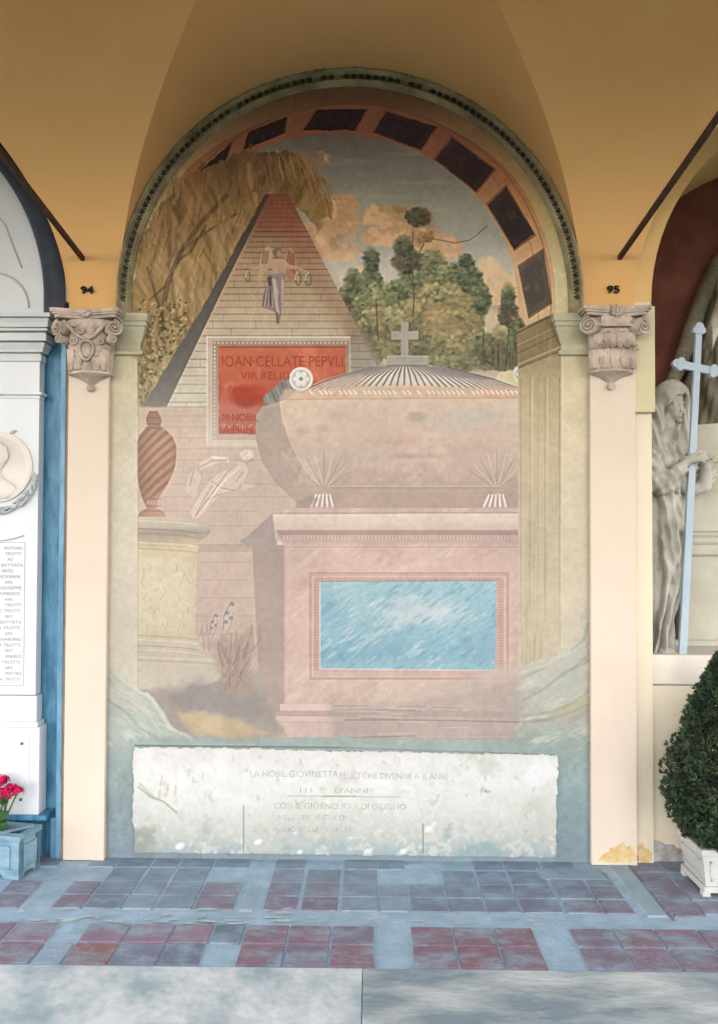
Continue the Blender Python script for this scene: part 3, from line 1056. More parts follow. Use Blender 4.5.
cv.mask(fm * ss(1 - np.hypot((X - 470) / 60, (Y - 418) / 16) + .3 * mid, 0, .8), (192, 180, 162), .6)
cv.mask(fm * ss(1 - np.hypot((X - 390) / 34, (Y - 442) / 9) + .4 * mid, 0, .8), (204, 148, 122), .55)
cv.mask(fm * ss(1 - np.hypot((X - 470) / 44, (Y - 448) / 10) + .4 * mid, 0, .8), (208, 158, 132), .5)
for (x, y, w_, h_, c) in ((416, 417, 9, 5, (164, 148, 130)), (302, 431, 6, 3, (196, 142, 112)), (322, 428, 6, 4, (190, 146, 118)), (412, 456, 18, 2, (176, 132, 112)), (440, 451, 8, 4, (224, 190, 158))):
    cv.ell(x, y, w_, h_, c, .6, 2)
cv.line([(330, 486), (500, 486)], (214, 180, 156), 1.2, .6)
cv.line([(330, 488), (500, 488)], (150, 122, 106), 1.0, .5)
for k in range(7):
    cv.line([(336, 491 + k * 2.8), (500, 491 + k * 2.8)], (172, 140, 118), .8, .25)
for cx_ in (324, 497):                                   # shells and lion paws
    for k in range(9):
        a_ = -PI / 2 + (k - 4) * .24
        p_ = [(cx_ + q * math.cos(a_) * 1.05 + (k - 4) * .5, 488 + q * math.sin(a_)) for q in (4, 20, 38 - abs(k - 4) * 2.5)]
        cv.line(p_, (222, 196, 178) if k % 2 else (166, 136, 122), 1.2, .55)
    cv.poly([(cx_ - 16, 509), (cx_ - 10, 497), (cx_, 492), (cx_ + 8, 495), (cx_ + 12, 509)], (198, 172, 156), None, 1, a=.9)
    for k in range(5):
        cv.line([(cx_ - 8 + k * 3.5, 495), (cx_ - 13 + k * 5.4, 506)], (244, 228, 214), 1.7, .85)
        cv.line([(cx_ - 6 + k * 3.5, 496), (cx_ - 10 + k * 5.4, 507)], (150, 124, 110), .8, .7)
cv.poly([(296, 502), (312, 494), (318, 500), (306, 511), (296, 511)], (150, 130, 118), None, 2, a=.7)
# roll at the end of the lid
cv.poly([(263, 398), (268, 393), (287, 376), (300, 372), (302, 392), (292, 396), (278, 402), (265, 405)], (126, 122, 114), R_LID, .7)
for d_ in range(6):
    cv.line([(266 + d_ * 5.2, 394 - d_ * 3.6), (271 + d_ * 5.0, 404 - d_ * 2.8)], (92, 88, 84) if d_ % 2 else (160, 154, 144), 1.4, .7)
# lid: leaves fanning from the middle
cv.poly([(288, 399), (296, 391), (311, 388), (332, 380), (353, 373), (386, 365), (431, 365), (455, 371), (478, 377), (522, 386), (522, 399)], ramp([(364, (178, 164, 146)), (380, (214, 200, 182)), (390, (216, 178, 148)), (399, (218, 184, 152))]), R_LID, .8)
for k in range(64):
    t = k / 63
    xb = 302 + t * 222
    xt = 405 + (xb - 405) * .36
    yb = 388 - 3 * math.cos((t - .45) * 5)
    yt = 365.5 + abs(xt - 405) * .05
    if k % 2:
        cv.line([(xt, yt), ((xt + xb) / 2 + (xb - xt) * .1, (yt + yb) / 2), (xb, yb)], (88, 76, 70), 1.4, .7)
    else:
        cv.line([(xt, yt), ((xt + xb) / 2 + (xb - xt) * .1, (yt + yb) / 2), (xb, yb)], (226, 214, 198), 1.2, .5)
lidm = (cv.reg == R_LID)
cv.mask(lidm * ss(1 - np.hypot((X - 345) / 38, (Y - 383) / 13) + .4 * mid, .05, .8), (196, 166, 142), .8)
cv.poly([(284, 389), (522, 387), (522, 400), (280, 400)], (218, 178, 146), None, 2, a=.75)
cv.mask(lidm * ss(mid, .2, .8) * (Y > 386), (206, 150, 112), .5)
for k in range(46):
    x = 300 + k * 4.9
    if cv.rng.uniform() < .72:
        cv.line([(x, 391), (x + 2.6, 394)], (244, 230, 212), 1.5, .7)
cv.line([(282, 399.5), (522, 397.5)], (184, 150, 124), 1.0, .6)
# rosettes at both ends
for (x, y, r_) in ((301, 379, 12), (522, 374, 9)):
    cv.ell(x, y, r_, r_, (222, 212, 198), 1, .6, reg=R_LID)
    cv.ell(x, y, r_ * .78, r_ * .78, (188, 178, 164), .9, .6)
    for k in range(6):
        cv.ell(x + r_ * .42 * math.cos(k * PI / 3), y + r_ * .42 * math.sin(k * PI / 3), r_ * .27, r_ * .22, (226, 216, 204), .9, .5, k * PI / 3)
    cv.ell(x, y, r_ * .16, r_ * .16, (150, 140, 128), .9, .5)
# cross on the lid
for q in ([(386.5, 356), (428.5, 356), (428.5, 365.5), (386.5, 365.5)], [(401, 322), (408.5, 322), (408.5, 356), (401, 356)], [(391, 331), (418.5, 331), (418.5, 339.5), (391, 339.5)]):
    cv.poly(q, (172, 160, 142), R_CROSS, .5)
for p_ in ([(409, 323), (409, 331)], [(409, 340), (409, 355)], [(391, 340.3), (401, 340.3)], [(409, 340.3), (419, 340.3)], [(387, 365.5), (428, 365.5)]):
    cv.line(p_, (112, 100, 84), 1.1, .7)
cv.line([(387, 356), (428, 356)], (200, 188, 170), 1.0, .7)

# plinth
cv.poly([(278, 508), (522, 508), (522, 745), (270, 745), (270, 722), (284, 706), (284, 548)], (204, 168, 152), R_PLINTH, .6)
cv.poly([(240, 541), (273, 514), (276, 547), (246, 547)], (166, 146, 136), R_PLINTH, .8, warp=1)
cv.poly([(252, 545), (288, 545), (288, 706), (270, 734), (262, 734)], ramp([(545, (172, 146, 132)), (620, (178, 148, 134)), (734, (178, 152, 138))]), R_PLINTH, .8)
cv.poly([(284, 545), (522, 545), (522, 740), (270, 740), (270, 722), (284, 706)], ramp([(545, (216, 174, 158)), (620, (222, 178, 160)), (680, (218, 178, 160)), (705, (212, 174, 156)), (740, (184, 158, 144))]), R_PLINTH, .6)
pm = (cv.reg == R_PLINTH) & (X > 284)
vein = cv.noise(34, 9, octaves=4, seed=61, rot=-38)
cv.mask(pm * ss(vein, .15, .8), (232, 198, 182), .55)
cv.mask(pm * ss(-vein, .2, .8), (200, 152, 138), .4)
cv.poly([(273, 514), (522, 513), (522, 531), (275, 531)], ramp([(513, (230, 202, 186)), (522, (226, 196, 178)), (531, (214, 178, 162))]), R_PLINTH, .5)
cv.line([(273, 513.5), (522, 512.8)], (160, 130, 116), 1.0, .7)
cv.poly([(276, 530), (522, 530), (522, 543), (282, 543)], ramp([(530, (176, 138, 124)), (536, (190, 152, 138)), (543, (206, 166, 150))]), R_PLINTH, .6)
for k in range(70):
    cv.line([(284 + k * 3.4, 536), (284 + k * 3.4, 539)], (216, 184, 168), 1.4, .7)
cv.line([(280, 533.5), (522, 533.5)], (150, 114, 102), 1.0, .6)
cv.line([(284, 547), (522, 547)], (186, 146, 132), 1.0, .6)
cv.line([(285, 547), (285, 706)], (196, 156, 140), 1.0, .6)
# moulded frame and blue field
cv.poly([(310, 573), (508, 573), (508, 679), (310, 679)], (206, 160, 144), R_PLINTH, .6, a=.9)
cv.line([(310, 573), (508, 573), (508, 679), (310, 679), (310, 573)], (176, 130, 116), 1.1, .7)
cv.line([(312, 577), (505, 577), (505, 676), (313, 676), (313, 577)], (228, 192, 176), 1.2, .6)
for k in range(66):
    cv.line([(317 + k * 2.8, 577.5), (317 + k * 2.8, 580)], (160, 114, 102), 1.0, .5)
    if k < 32:
        cv.line([(314.5, 582 + k * 2.8), (317, 582 + k * 2.8)], (160, 114, 102), 1.0, .5)
        cv.line([(499, 582 + k * 2.8), (502.5, 582 + k * 2.8)], (160, 114, 102), 1.0, .5)
    cv.line([(317 + k * 2.8, 671.5), (317 + k * 2.8, 674)], (232, 200, 186), 1.0, .5)
BL = [(320, 582), (496, 581), (495, 670.5), (320, 669)]
cv.poly(BL, ramp([(580, (150, 196, 208)), (600, (138, 190, 206)), (630, (130, 186, 206)), (655, (112, 174, 200)), (670, (138, 190, 206))]), R_BLUE, .6, warp=.5)
bm_ = (cv.reg == R_BLUE)
bn = .6 * cv.noise(24, 6, octaves=5, seed=62, rot=-36) + .6 * cv.noise(9, 2.6, octaves=4, seed=66, rot=-36)
bn2 = cv.noise(40, octaves=4, seed=63)
cv.mask(bm_ * ss(bn + .5 * bn2, .1, .9), (186, 212, 218), .6)
cv.mask(bm_ * ss(-bn - .4 * bn2, .1, .9), (92, 160, 194), .6)
cv.mask(bm_ * ss(1 - np.hypot((X - 415) / 90, (Y - 612) / 26) + .3 * bn, .1, 1), (206, 216, 216), .75)
cv.line([(320, 582), (320, 669), (495, 670.5)], (224, 222, 210), 1.3, .6)
cv.line([(321, 581.5), (496, 580.5)], (110, 120, 122), 1.0, .6)
# base mouldings
for (y0, y1, x0, c) in ((704, 711, 280, (228, 190, 174)), (711, 716, 277, (196, 160, 146)), (716, 722, 273, (224, 188, 172)), (722, 738, 269, (216, 182, 166))):
    cv.poly([(x0, y0), (522, y0 + 1), (522, y1 + 1), (x0, y1)], c, R_PLINTH, .6)
    cv.line([(x0, y1), (522, y1 + 1)], (168, 134, 122), .8, .55)

# urn on its round pedestal
UL = [(411, 149.5, 157.5), (416, 147, 160), (421, 146, 162), (426, 148, 160), (430, 144, 166), (436, 139, 172), (445, 136, 176), (455, 135, 176.5), (466, 135, 175), (476, 137, 171.5), (486, 139, 166.5), (494, 141, 161),
      (500, 143, 157.5), (504, 145, 158), (508, 147, 156), (512, 140, 164), (517, 138, 166)]
cv.poly([(b, y) for y, a, b in UL] + [(a, y) for y, a, b in UL[::-1]], ramp([(410, (152, 112, 90)), (430, (168, 122, 96)), (460, (172, 116, 86)), (490, (166, 112, 86)), (517, (196, 146, 116))]), R_URN, .8)
um = (cv.reg == R_URN).astype(float) * (Y > 429) * (Y < 498)
fl = np.sin((Y - 430) * .62 + (X - 150) * .62 - ((X - 152) / 24) ** 2 * 2.4)
cv.mask(um * ss(fl, .1, .9), (196, 148, 122), .5)
cv.mask(um * ss(-fl, .3, .95), (138, 88, 70), .5)
cv.mask((cv.reg == R_URN) * ss(154 - X, -2, 16), (124, 90, 76), .45)
cv.mask((cv.reg == R_URN) * ss(X - 166, 0, 10), (144, 98, 76), .45)
for y in (418, 424, 428, 499, 506, 511):
    cv.line([(146, y), (161, y)], (120, 82, 66), .9, .5)
for k in range(5):
    cv.ell(148 + k * 3, 503, 1.3, 2.2, (206, 160, 134), .6, .6)
PD = [(517, 136, 172), (519, 136, 190), (523, 136, 203), (527, 136, 210), (533, 136, 210), (538, 136, 205), (542, 136, 199), (548, 136, 198), (552, 136, 197), (640, 136, 195), (645, 136, 199), (650, 136, 203), (654, 136, 199), (658, 136, 214), (664, 136, 220), (692, 136, 221), (696, 136, 200)]
cv.poly([(b, y) for y, a, b in PD] + [(a, y) for y, a, b in PD[::-1]], ramp([(517, (206, 186, 158)), (526, (196, 178, 152)), (533, (160, 146, 128)), (540, (186, 164, 128)), (548, (212, 190, 142)), (560, (228, 206, 168)), (620, (228, 206, 170)), (638, (212, 192, 154)), (646, (204, 186, 158)), (655, (200, 182, 156)), (680, (204, 186, 164)), (696, (196, 180, 160))]), R_PED, .8)
cv.mask((cv.reg == R_PED) * ss(mid + .4 * fine, .1, .9) * (Y > 552) * (Y < 636), (200, 172, 120), .45)
cv.mask((cv.reg == R_PED) * ss(X - 180, 0, 18) * (Y > 548) * (Y < 640), (200, 178, 140), .5)
for k in range(60):
    r = cv.rng
    x, y = r.uniform(142, 190), r.uniform(562, 626)
    cv.line([(x, y), (x + r.uniform(-5, 5), y + r.uniform(2, 9))], [(240, 222, 178), (190, 162, 112)][k % 2], 1.3, .35)
for yl, c in ((523, (226, 210, 186)), (531, (128, 116, 104)), (536, (146, 132, 116)), (545, (232, 214, 176)), (551, (176, 152, 110)), (638, (180, 158, 124)), (642, (232, 216, 186)), (648, (166, 150, 128)), (652, (226, 208, 180))):
    cv.line([(138, yl - 2.5), (165, yl - 1.2), (185, yl), (198, yl + 2)], c, 1.1, .65)
cv.line([(138, 660), (219, 664)], (166, 148, 130), 1.0, .6)
cv.line([(138, 657), (214, 660)], (226, 210, 188), 1.2, .5)

# flying figure in relief: veil blown back, body slanting up to the right, arm reaching to the tablet
B = lambda pts: [(120 + x / 3.264, 380 + y / 3.264) for x, y in pts]
for pts, c, a_ in (([(255, 270), (300, 245), (355, 250), (362, 275), (330, 268), (290, 285), (262, 295)], (226, 198, 180), .8),
                   ([(212, 360), (222, 305), (250, 288), (268, 315), (246, 385), (226, 378)], (222, 192, 174), .75),
                   ([(355, 290), (385, 262), (412, 270), (420, 300), (405, 335), (372, 360), (330, 372), (296, 410), (262, 448), (236, 458), (228, 430), (250, 392), (280, 340), (318, 305)], (224, 194, 178), .9),
                   ([(395, 335), (442, 342), (440, 352), (398, 360)], (222, 194, 176), .8),
                   ([(388, 238), (408, 224), (434, 230), (438, 250), (420, 262), (398, 262)], (232, 206, 190), .9)):
    cv.poly(B(pts), c, R_RELIEF, .9, a=a_)
    cv.line(B(pts + pts[:1]), (176, 146, 130), 1.0, .25)
for p_ in ([(380, 275), (350, 300), (322, 340), (300, 372)], [(372, 360), (330, 352), (300, 330)], [(330, 372), (285, 390), (250, 440)], [(300, 345), (268, 400), (246, 446)], [(412, 270), (436, 262)], [(262, 285), (300, 264), (345, 262)],
           [(240, 300), (228, 345)], [(402, 300), (380, 330)]):
    cv.line(B(p_), (168, 138, 122), 1.1, .7)
for p_ in ([(392, 285), (352, 318), (318, 356), (276, 416)], [(425, 240), (406, 252)], [(300, 252), (340, 256)]):
    cv.line(B(p_), (244, 224, 208), 1.5, .7)

# ground, shadow and path; aloes and two small figures
cv.poly([(138, 690), (200, 686), (262, 668), (266, 700), (285, 735), (250, 745), (180, 742), (138, 700)], ramp([(668, (176, 154, 140)), (700, (160, 146, 136)), (730, (168, 154, 142)), (745, (176, 164, 146))]), R_GROUND, 2, warp=2)
cv.poly([(160, 688), (200, 680), (250, 690), (262, 712), (210, 712), (176, 706)], (142, 132, 132), None, 7, a=.75, warp=3)
cv.poly([(176, 712), (205, 712), (240, 722), (268, 734), (230, 738), (196, 734), (184, 724)], (206, 174, 126), R_GROUND, 3, a=.9, warp=2)
cv.poly([(138, 676), (190, 678), (180, 692), (150, 690)], (206, 190, 160), None, 5, a=.6)
cv.poly([(208, 642), (222, 636), (236, 640), (250, 630), (254, 650), (248, 672), (252, 690), (238, 700), (222, 690), (218, 668)], (172, 142, 126), R_ALOE, 4, a=.85, warp=4)
for k in range(60):
    r = cv.rng
    a_ = -PI / 2 + r.uniform(-1.0, 1.0)
    L = r.uniform(14, 34)
    x, y = 234 + r.uniform(-12, 14), 680 + r.uniform(-26, 12)
    c = [(178, 142, 124), (154, 122, 108), (196, 164, 146), (140, 112, 102)][r.integers(4)]
    cv.line([(x, y), (x + math.cos(a_) * L * .5, y + math.sin(a_) * L * .6), (x + math.cos(a_) * L * .62, y + math.sin(a_) * L)], c, 2.0, .4, reg=R_ALOE)
for (x, y, s_) in ((229, 616, 1.0), (214, 624, .7)):
    cv.ell(x, y, 6 * s_, 11 * s_, (206, 184, 176), .8, 1.5, rot=.25, reg=R_ALOE)
    for (dx, dy) in ((3, -12), (-2, -3), (2, 2), (-3, 6)):
        cv.ell(x + dx * s_, y + dy * s_, 2.3 * s_, 2.0 * s_, (134, 116, 120), .7, .8)
    cv.line([(x - 6 * s_, y + 14 * s_), (x - 5 * s_, y), (x + 2 * s_, y - 14 * s_), (x + 5 * s_, y - 10 * s_)], (128, 104, 100), 1.0, .6)
    cv.line([(x + 5 * s_, y - 4), (x + 2 * s_, y + 8 * s_), (x - 2, y + 20 * s_)], (140, 116, 110), 1.0, .5)
for x in (200, 205, 250, 258):
    cv.line([(x, 636), (x + 2, 625), (x + 4, 650)], (160, 124, 108), 1.2, .5)

# painted pilaster and entablature on the right
cv.poly([(518, 330), (553, 313), (561, 313), (561, 760), (518, 760)], ramp([(313, (150, 128, 88)), (350, (164, 140, 96)), (380, (186, 162, 114)), (440, (196, 172, 128)), (520, (206, 184, 144)), (600, (214, 194, 152)), (680, (208, 192, 156)), (760, (186, 178, 154))]), R_PIL, .7)
cv.poly([(516, 331), (553, 314), (560, 322), (560, 350), (519, 368), (518, 350)], (142, 120, 82), R_PIL, 1)
for p_, c, w_ in (([(517, 333), (553, 315)], (96, 76, 50), 1.6), ([(518, 345), (558, 326)], (168, 144, 100), 1.5), ([(518, 353), (559, 334)], (112, 92, 62), 1.3), ([(519, 364), (560, 347)], (190, 168, 122), 1.6), ([(519, 368), (560, 351)], (110, 90, 60), 1.3)):
    cv.line(p_, c, w_, .75)
for x, c in ((521, (160, 132, 98)), (530, (168, 144, 102)), (532.5, (222, 202, 156)), (538, (172, 148, 106)), (545, (166, 142, 100)), (547.5, (216, 196, 150)), (559.5, (150, 128, 92))):
    cv.line([(x, 378), (x - .3, 640)], ramp([(370, c), (560, tuple(.5 * q + .5 * z for q, z in zip(c, (206, 186, 144)))), (640, (210, 192, 154))]), 1.2, .6)
pilm = (cv.reg == R_PIL)
cv.mask(pilm * ss(cv.noise(5, 60, octaves=4, seed=71), .1, .9), (176, 150, 108), .35)
# left painted edge of the field
cv.line([(138.5, 360), (137.5, 690)], (178, 160, 128), 1.0, .5)

cv.mask(np.clip(137.8 - X, 0, 1) * ss(Y, 352, 362) * (Y < 760), ramp([(360, (214, 196, 152)), (480, (218, 202, 168)), (600, (222, 206, 178)), (680, (214, 202, 176)), (740, (180, 186, 170))]), reg=R_BORDER)
# rocks in the two corners and the teal band round the slab
rk = cv.noise(22, 6, octaves=5, seed=81, rot=28)
rk2 = cv.noise(30, 8, octaves=5, seed=82, rot=-24)
grn = cv.noise(30, octaves=5, seed=83)
LROCK = [(104, 672), (112, 671), (122, 676), (137, 690), (150, 694), (160, 704), (168, 720), (178, 732), (196, 740), (232, 744), (272, 741), (300, 738), (420, 740), (522, 742), (524, 870), (104, 870)]
cv.poly(LROCK, ramp([(670, (196, 194, 170)), (700, (190, 192, 174)), (735, (180, 190, 176)), (760, (158, 178, 172)), (800, (144, 168, 170)), (860, (136, 158, 172))]), R_ROCK, 1.2, warp=2)
RROCK = [(596, 604), (584, 610), (579, 622), (582, 632), (572, 640), (556, 652), (540, 660), (518, 667), (514, 690), (514, 870), (596, 870)]
cv.poly(RROCK, ramp([(604, (208, 200, 172)), (650, (202, 196, 174)), (690, (194, 192, 174)), (720, (182, 182, 162)), (738, (158, 176, 164)), (770, (146, 174, 172)), (860, (136, 162, 176))]), R_ROCK, 1.5, warp=2)
cv.poly([(522, 662), (450, 684), (400, 697), (330, 706), (330, 742), (522, 742)], (176, 158, 146), None, 7, a=.7)
cv.poly([(522, 660), (450, 684), (380, 700), (400, 704), (480, 690), (522, 676)], (216, 184, 164), None, 3, a=.5)
for k in range(18):
    r = cv.rng
    x0_, y0_ = r.uniform(320, 460), r.uniform(705, 738)
    cv.line([(x0_, y0_), (x0_ + r.uniform(20, 60), y0_ + r.uniform(-1, 2))], (222, 200, 186) if k % 2 else (140, 120, 114), .9, .5)
cv.line([(345, 720), (420, 720), (520, 722)], (120, 104, 98), 1.0, .6)
rm = (cv.reg == R_ROCK)
rr = np.where(X < 350, rk, rk2)
cv.mask(rm * ss(rr, .1, .9) * (Y < 750), (222, 222, 204), .55)
cv.mask(rm * ss(-rr, .15, .9) * (Y < 750), (158, 162, 146), .5)
cv.mask(rm * ss(grn + .3 * fine, .1, .9), (170, 190, 184), .4)
cv.mask(rm * ss(-grn + .3 * fine, .15, .9) * ss(Y, 690, 750), (104, 142, 150), .55)
for pts, c in (([(120, 678), (140, 692), (152, 698), (160, 712), (170, 728), (190, 738)], (226, 222, 200)), ([(108, 700), (126, 712), (140, 728), (160, 740)], (150, 160, 144)), ([(110, 690), (130, 700), (150, 716), (160, 732)], (214, 214, 194)),
               ([(588, 640), (570, 652), (548, 664), (522, 672)], (220, 214, 190)), ([(590, 660), (566, 672), (545, 688), (524, 700)], (152, 158, 142)), ([(590, 690), (572, 704), (552, 712), (524, 716)], (162, 158, 126)),
               ([(590, 704), (572, 712), (548, 720), (524, 722)], (140, 150, 134)), ([(588, 624), (584, 640), (572, 650)], (160, 164, 146))):
    cv.line(pts, c, 2.6, .6, soft=1.4)
cv.poly([(590, 692), (590, 708), (566, 716), (548, 718), (566, 706)], (188, 178, 128), None, 3, a=.7)
# darker grey-blue tone towards the very bottom and beside the slab
cv.mask(rm * ss(Y, 790, 850) * ss(grn, -.5, .6), (118, 146, 164), .6)
cv.poly([(137, 737), (522, 740), (560, 748), (560, 758), (137, 749)], (150, 174, 168), None, 2, a=.7, warp=2)
cv.line([(135, 745.5), (340, 747.5)], (98, 112, 110), 1.4, .7)
cv.line([(340, 747.5), (556, 755)], (128, 146, 144), 1.4, .6)

# overall ageing: fine mottling, pale scratches, faint cracks
val = 1 + .030 * fine + .035 * mid + .03 * big
cv.img *= val[..., None]
blur = cv.img.copy()
for ax_ in (0, 1):                                       # crisper brushwork: small-scale contrast raised
    for rr_ in (1, 2):
        blur = (blur + np.roll(blur, rr_, ax_) + np.roll(blur, -rr_, ax_)) / 3
cv.img = cv.img + (cv.img - blur) * .75
lum = (cv.img @ np.array([.3, .59, .11]))[..., None]
sat = np.interp(Y, [100, 330, 450, 864], [.90, .84, .80, .74])[..., None]
cv.img = lum + (cv.img - lum) * sat
lift = np.interp(Y, [330, 440, 700, 760], [0, .17, .20, .08])[..., None]
cv.img = cv.img + (np.array([244, 232, 218]) - cv.img) * lift
top_dim = np.stack([np.interp(Y, [64, 120, 155, 180, 205, 230, 260], v) for v in ([.74, .74, .77, .79, .86, .90, 1], [.66, .67, .71, .73, .82, .87, 1], [.62, .66, .68, .68, .74, .82, 1])], -1)
cv.img = cv.img * top_dim                                    # top dimness put into the display colours before pigment() divides the measured light out
for k in range(150):
    r = cv.rng
    x, y = r.uniform(140, 585), r.uniform(300, 735)
    L, a_ = r.uniform(3, 12), r.uniform(0, PI)
    cv.line([(x, y), (x + L * math.cos(a_), y + L * math.sin(a_))], (232, 220, 204), .8, r.uniform(.08, .3))
cv.line([(291, 80), (290, 140), (289, 196)], (88, 72, 56), .9, .35)

# mesh
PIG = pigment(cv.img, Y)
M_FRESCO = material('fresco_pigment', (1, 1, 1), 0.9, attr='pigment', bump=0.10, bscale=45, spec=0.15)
fresco = thing('fresco', 'faded wall painting of a pyramid, red tablet, sarcophagus and urn inside the round arch', 'mural',
               (X_ARCH, 0, 0))
NAMES = {R_BORDER: ('plaster_border', 'pale olive plaster strips and fillet round the painted scene'),
         R_SOFFIT: ('painted_soffit', 'salmon painted soffit of the arch with dark coffers'),
         R_SKY: ('painted_sky', 'grey blue painted sky with peach clouds'),
         R_WILLOW: ('painted_willow', 'brown painted willow left of the pyramid'),
         R_GROVE: ('painted_grove', 'green and ochre painted trees right of the pyramid'),
         R_PYR: ('painted_pyramid', 'painted brick pyramid with dark left side'),
         R_ANGEL: ('painted_angel', 'painted winged figure holding wreaths'),
         R_RED: ('painted_tablet', 'red painted inscription tablet with beaded frame'),
         R_SARC: ('painted_sarcophagus', 'pink painted sarcophagus on lion paws'),
         R_LID: ('painted_lid', 'ribbed painted lid with rosettes'),
         R_CROSS: ('painted_cross', 'grey painted cross on the lid'),
         R_PLINTH: ('painted_plinth', 'pink marble painted plinth'),
         R_BLUE: ('painted_blue_panel', 'pale blue painted panel on the plinth'),
         R_URN: ('painted_urn', 'terracotta painted urn with diagonal fluting'),
         R_PED: ('painted_pedestal', 'yellowish painted round pedestal'),
         R_RELIEF: ('painted_relief', 'pale painted flying figure on the masonry'),
         R_MASON: ('painted_masonry', 'pinkish painted masonry below the pyramid'),
         R_ALOE: ('painted_aloe', 'reddish brown painted aloe plants'),
         R_GROUND: ('painted_path', 'painted path and shadowed ground'),
         R_PIL: ('painted_pilaster', 'ochre painted pilaster at the right edge'),
         R_ROCK: ('painted_rocks', 'grey green painted rocks and teal lower plaster')}
for k in range(8):
    NAMES[R_COFFER + k] = ('painted_coffer', 'dark painted coffer of the arch')


def canvas_mesh(cv, pig, keep, y_wall, regs, mat, parent, names):
    """one flat mesh per region of the canvas; neighbouring regions share their border points"""
    h, w = cv.h, cv.w
    d = np.stack([(cv.X - CXP) / F_PX, -(cv.Y - CYP) / F_PX, -np.ones_like(cv.X)], -1) @ _M3.T
    t = (y_wall - _CAM[1]) / d[..., 1]
    P = (_CAM + d * t[..., None]).reshape(-1, 3)
    idx = np.arange(h * w).reshape(h, w)
    quads = np.stack([idx[1:, :-1], idx[1:, 1:], idx[:-1, 1:], idx[:-1, :-1]], -1).reshape(-1, 4)
    qreg = regs[:-1, :-1].reshape(-1)
    qk = keep[:-1, :-1].reshape(-1)
    col = pig.reshape(-1, 3)
    out = {}
    for r in sorted(set(qreg[qk].tolist())):
        q = quads[(qreg == r) & qk]
        if len(q) < 12:
            continue
        used, inv = np.unique(q, return_inverse=True)
        me = bpy.data.meshes.new(names[r][0])
        me.vertices.add(len(used))
        me.vertices.foreach_set('co', P[used].astype(np.float32).ravel())
        me.loops.add(q.size)
        me.loops.foreach_set('vertex_index', inv.astype(np.int32).ravel())
        me.polygons.add(len(q))
        me.polygons.foreach_set('loop_start', np.arange(0, q.size, 4, dtype=np.int32))
        a = me.color_attributes.new('pigment', 'FLOAT_COLOR', 'POINT')
        a.data.foreach_set('color', np.concatenate([col[used], np.ones((len(used), 1))], 1).astype(np.float32).ravel())
        me.update(calc_edges=True)
        o = link_mesh(names[r][0], me, mat, parent)
        o['label'] = names[r][1]
        out[r] = o
    return out


inside = (np.where(Y < AY, RAD < 231.5, np.where(Y < 317, np.abs(X - AX) < 231.5, (X > 106.3) & (X < 592))) & (Y < 862))
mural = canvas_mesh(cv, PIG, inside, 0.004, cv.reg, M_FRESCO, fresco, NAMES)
# lettering of the red tablet
M_INK = material('dark_red_lettering', lin(152, 60, 40), 0.9, dark=lin(184, 84, 58), scale=22)
for s_, x0_, x1_, yb, hpx in (('IOAN·CELLATE·PEPVLI', 222, 343, 366.5, 11.5), ('VIR RELIG', 241, 290, 379.5, 8.5), ('M·NOBIL', 222, 258, 421, 8), ('A·PRIN', 223, 253, 433, 8)):
    a_, b_ = W(x0_, yb, 0.003), W(x1_, yb, 0.003)
    add_text('painted_lettering', s_, hpx / 194 * 1.35, ((a_[0] + b_[0]) / 2, 0.003, a_[2]), M_INK, mural[R_RED], 0.0003, width=float(b_[0] - a_[0]))
# ------------------------------------------------------------------ pilasters, imposts, arch moulding
M_STONE = material('grey_green_impost_plaster', lin(206, 200, 172), 0.85, dark=lin(188, 184, 158), scale=7, bump=0.2, bscale=50)
Z_SHAFT = WZ(90, 352)
bm = bmesh.new()
box(bm, WX(68.8, 560), WX(109.0, 560), -0.032, 0.0, 0.0, Z_SHAFT, bevel=.003)
struct('trim_3', bm, M_CREAM, label='cream pilaster left of the wall painting')
bm = bmesh.new()
box(bm, WX(589, 560), WX(634, 560), -0.032, 0.0, 0.0, Z_SHAFT, bevel=.003)
struct('trim_4', bm, M_CREAM, label='cream pilaster right of the wall painting')
bm = bmesh.new()
box(bm, WX(64.4, 560), WX(68.6, 560), -0.014, 0.0, 0.0, WZ(66, 345))
struct('trim_5', bm, M_TAN, label='rough tan plaster edge beside the left pilaster')


def impost(x0, x1, ret0, ret1, ypx):
    z = lambda py: WZ(350, py)
    prof = [(0.0, z(ypx + 41)), (0.017, z(ypx + 40)), (0.020, z(ypx + 38)), (0.017, z(ypx + 36.4)), (0.004, z(ypx + 35)), (0.004, z(ypx + 30)), (0.012, z(ypx + 27)),
            (0.026, z(ypx + 20)), (0.034, z(ypx + 16)), (0.036, z(ypx + 13.4)), (0.044, z(ypx + 13)), (0.044, z(ypx + 9)), (0.053, z(ypx + 8.4)), (0.053, z(ypx + 1)), (0.0, z(ypx))]
    b = bmesh.new()
    profile_run(b, prof, x0, x1, -0.0005, ret0, ret1)
    return b


struct('trim_6', impost(WX(110, 330), WX(140, 330), False, True, 315), M_STONE, label='grey green impost moulding left of the painting')
struct('trim_7', impost(WX(561.5, 330), WX(591, 330), True, False, 315), M_STONE, label='grey green impost moulding right of the painting')

# carved moulding round the arch: fillets, a hollow with leaves and darts
M_MOULD = material('weathered_moulding', lin(192, 178, 140), 0.9, dark=lin(140, 132, 104), scale=5.5, bump=0.5, bscale=60, lo=.38, hi=.62)
M_MDARK = material('dark_moulding_leaf', lin(98, 92, 74), 0.95, dark=lin(66, 62, 52), scale=7)  # darker tone for the leaves and darts
am = thing('carved_arch_molding', 'weathered grey green carved leaf moulding around the arch of the painting', 'molding', (X_ARCH, 0, Z_SPRING))
NA = 150
LEG = Z_SPRING - WZ(350, 314)


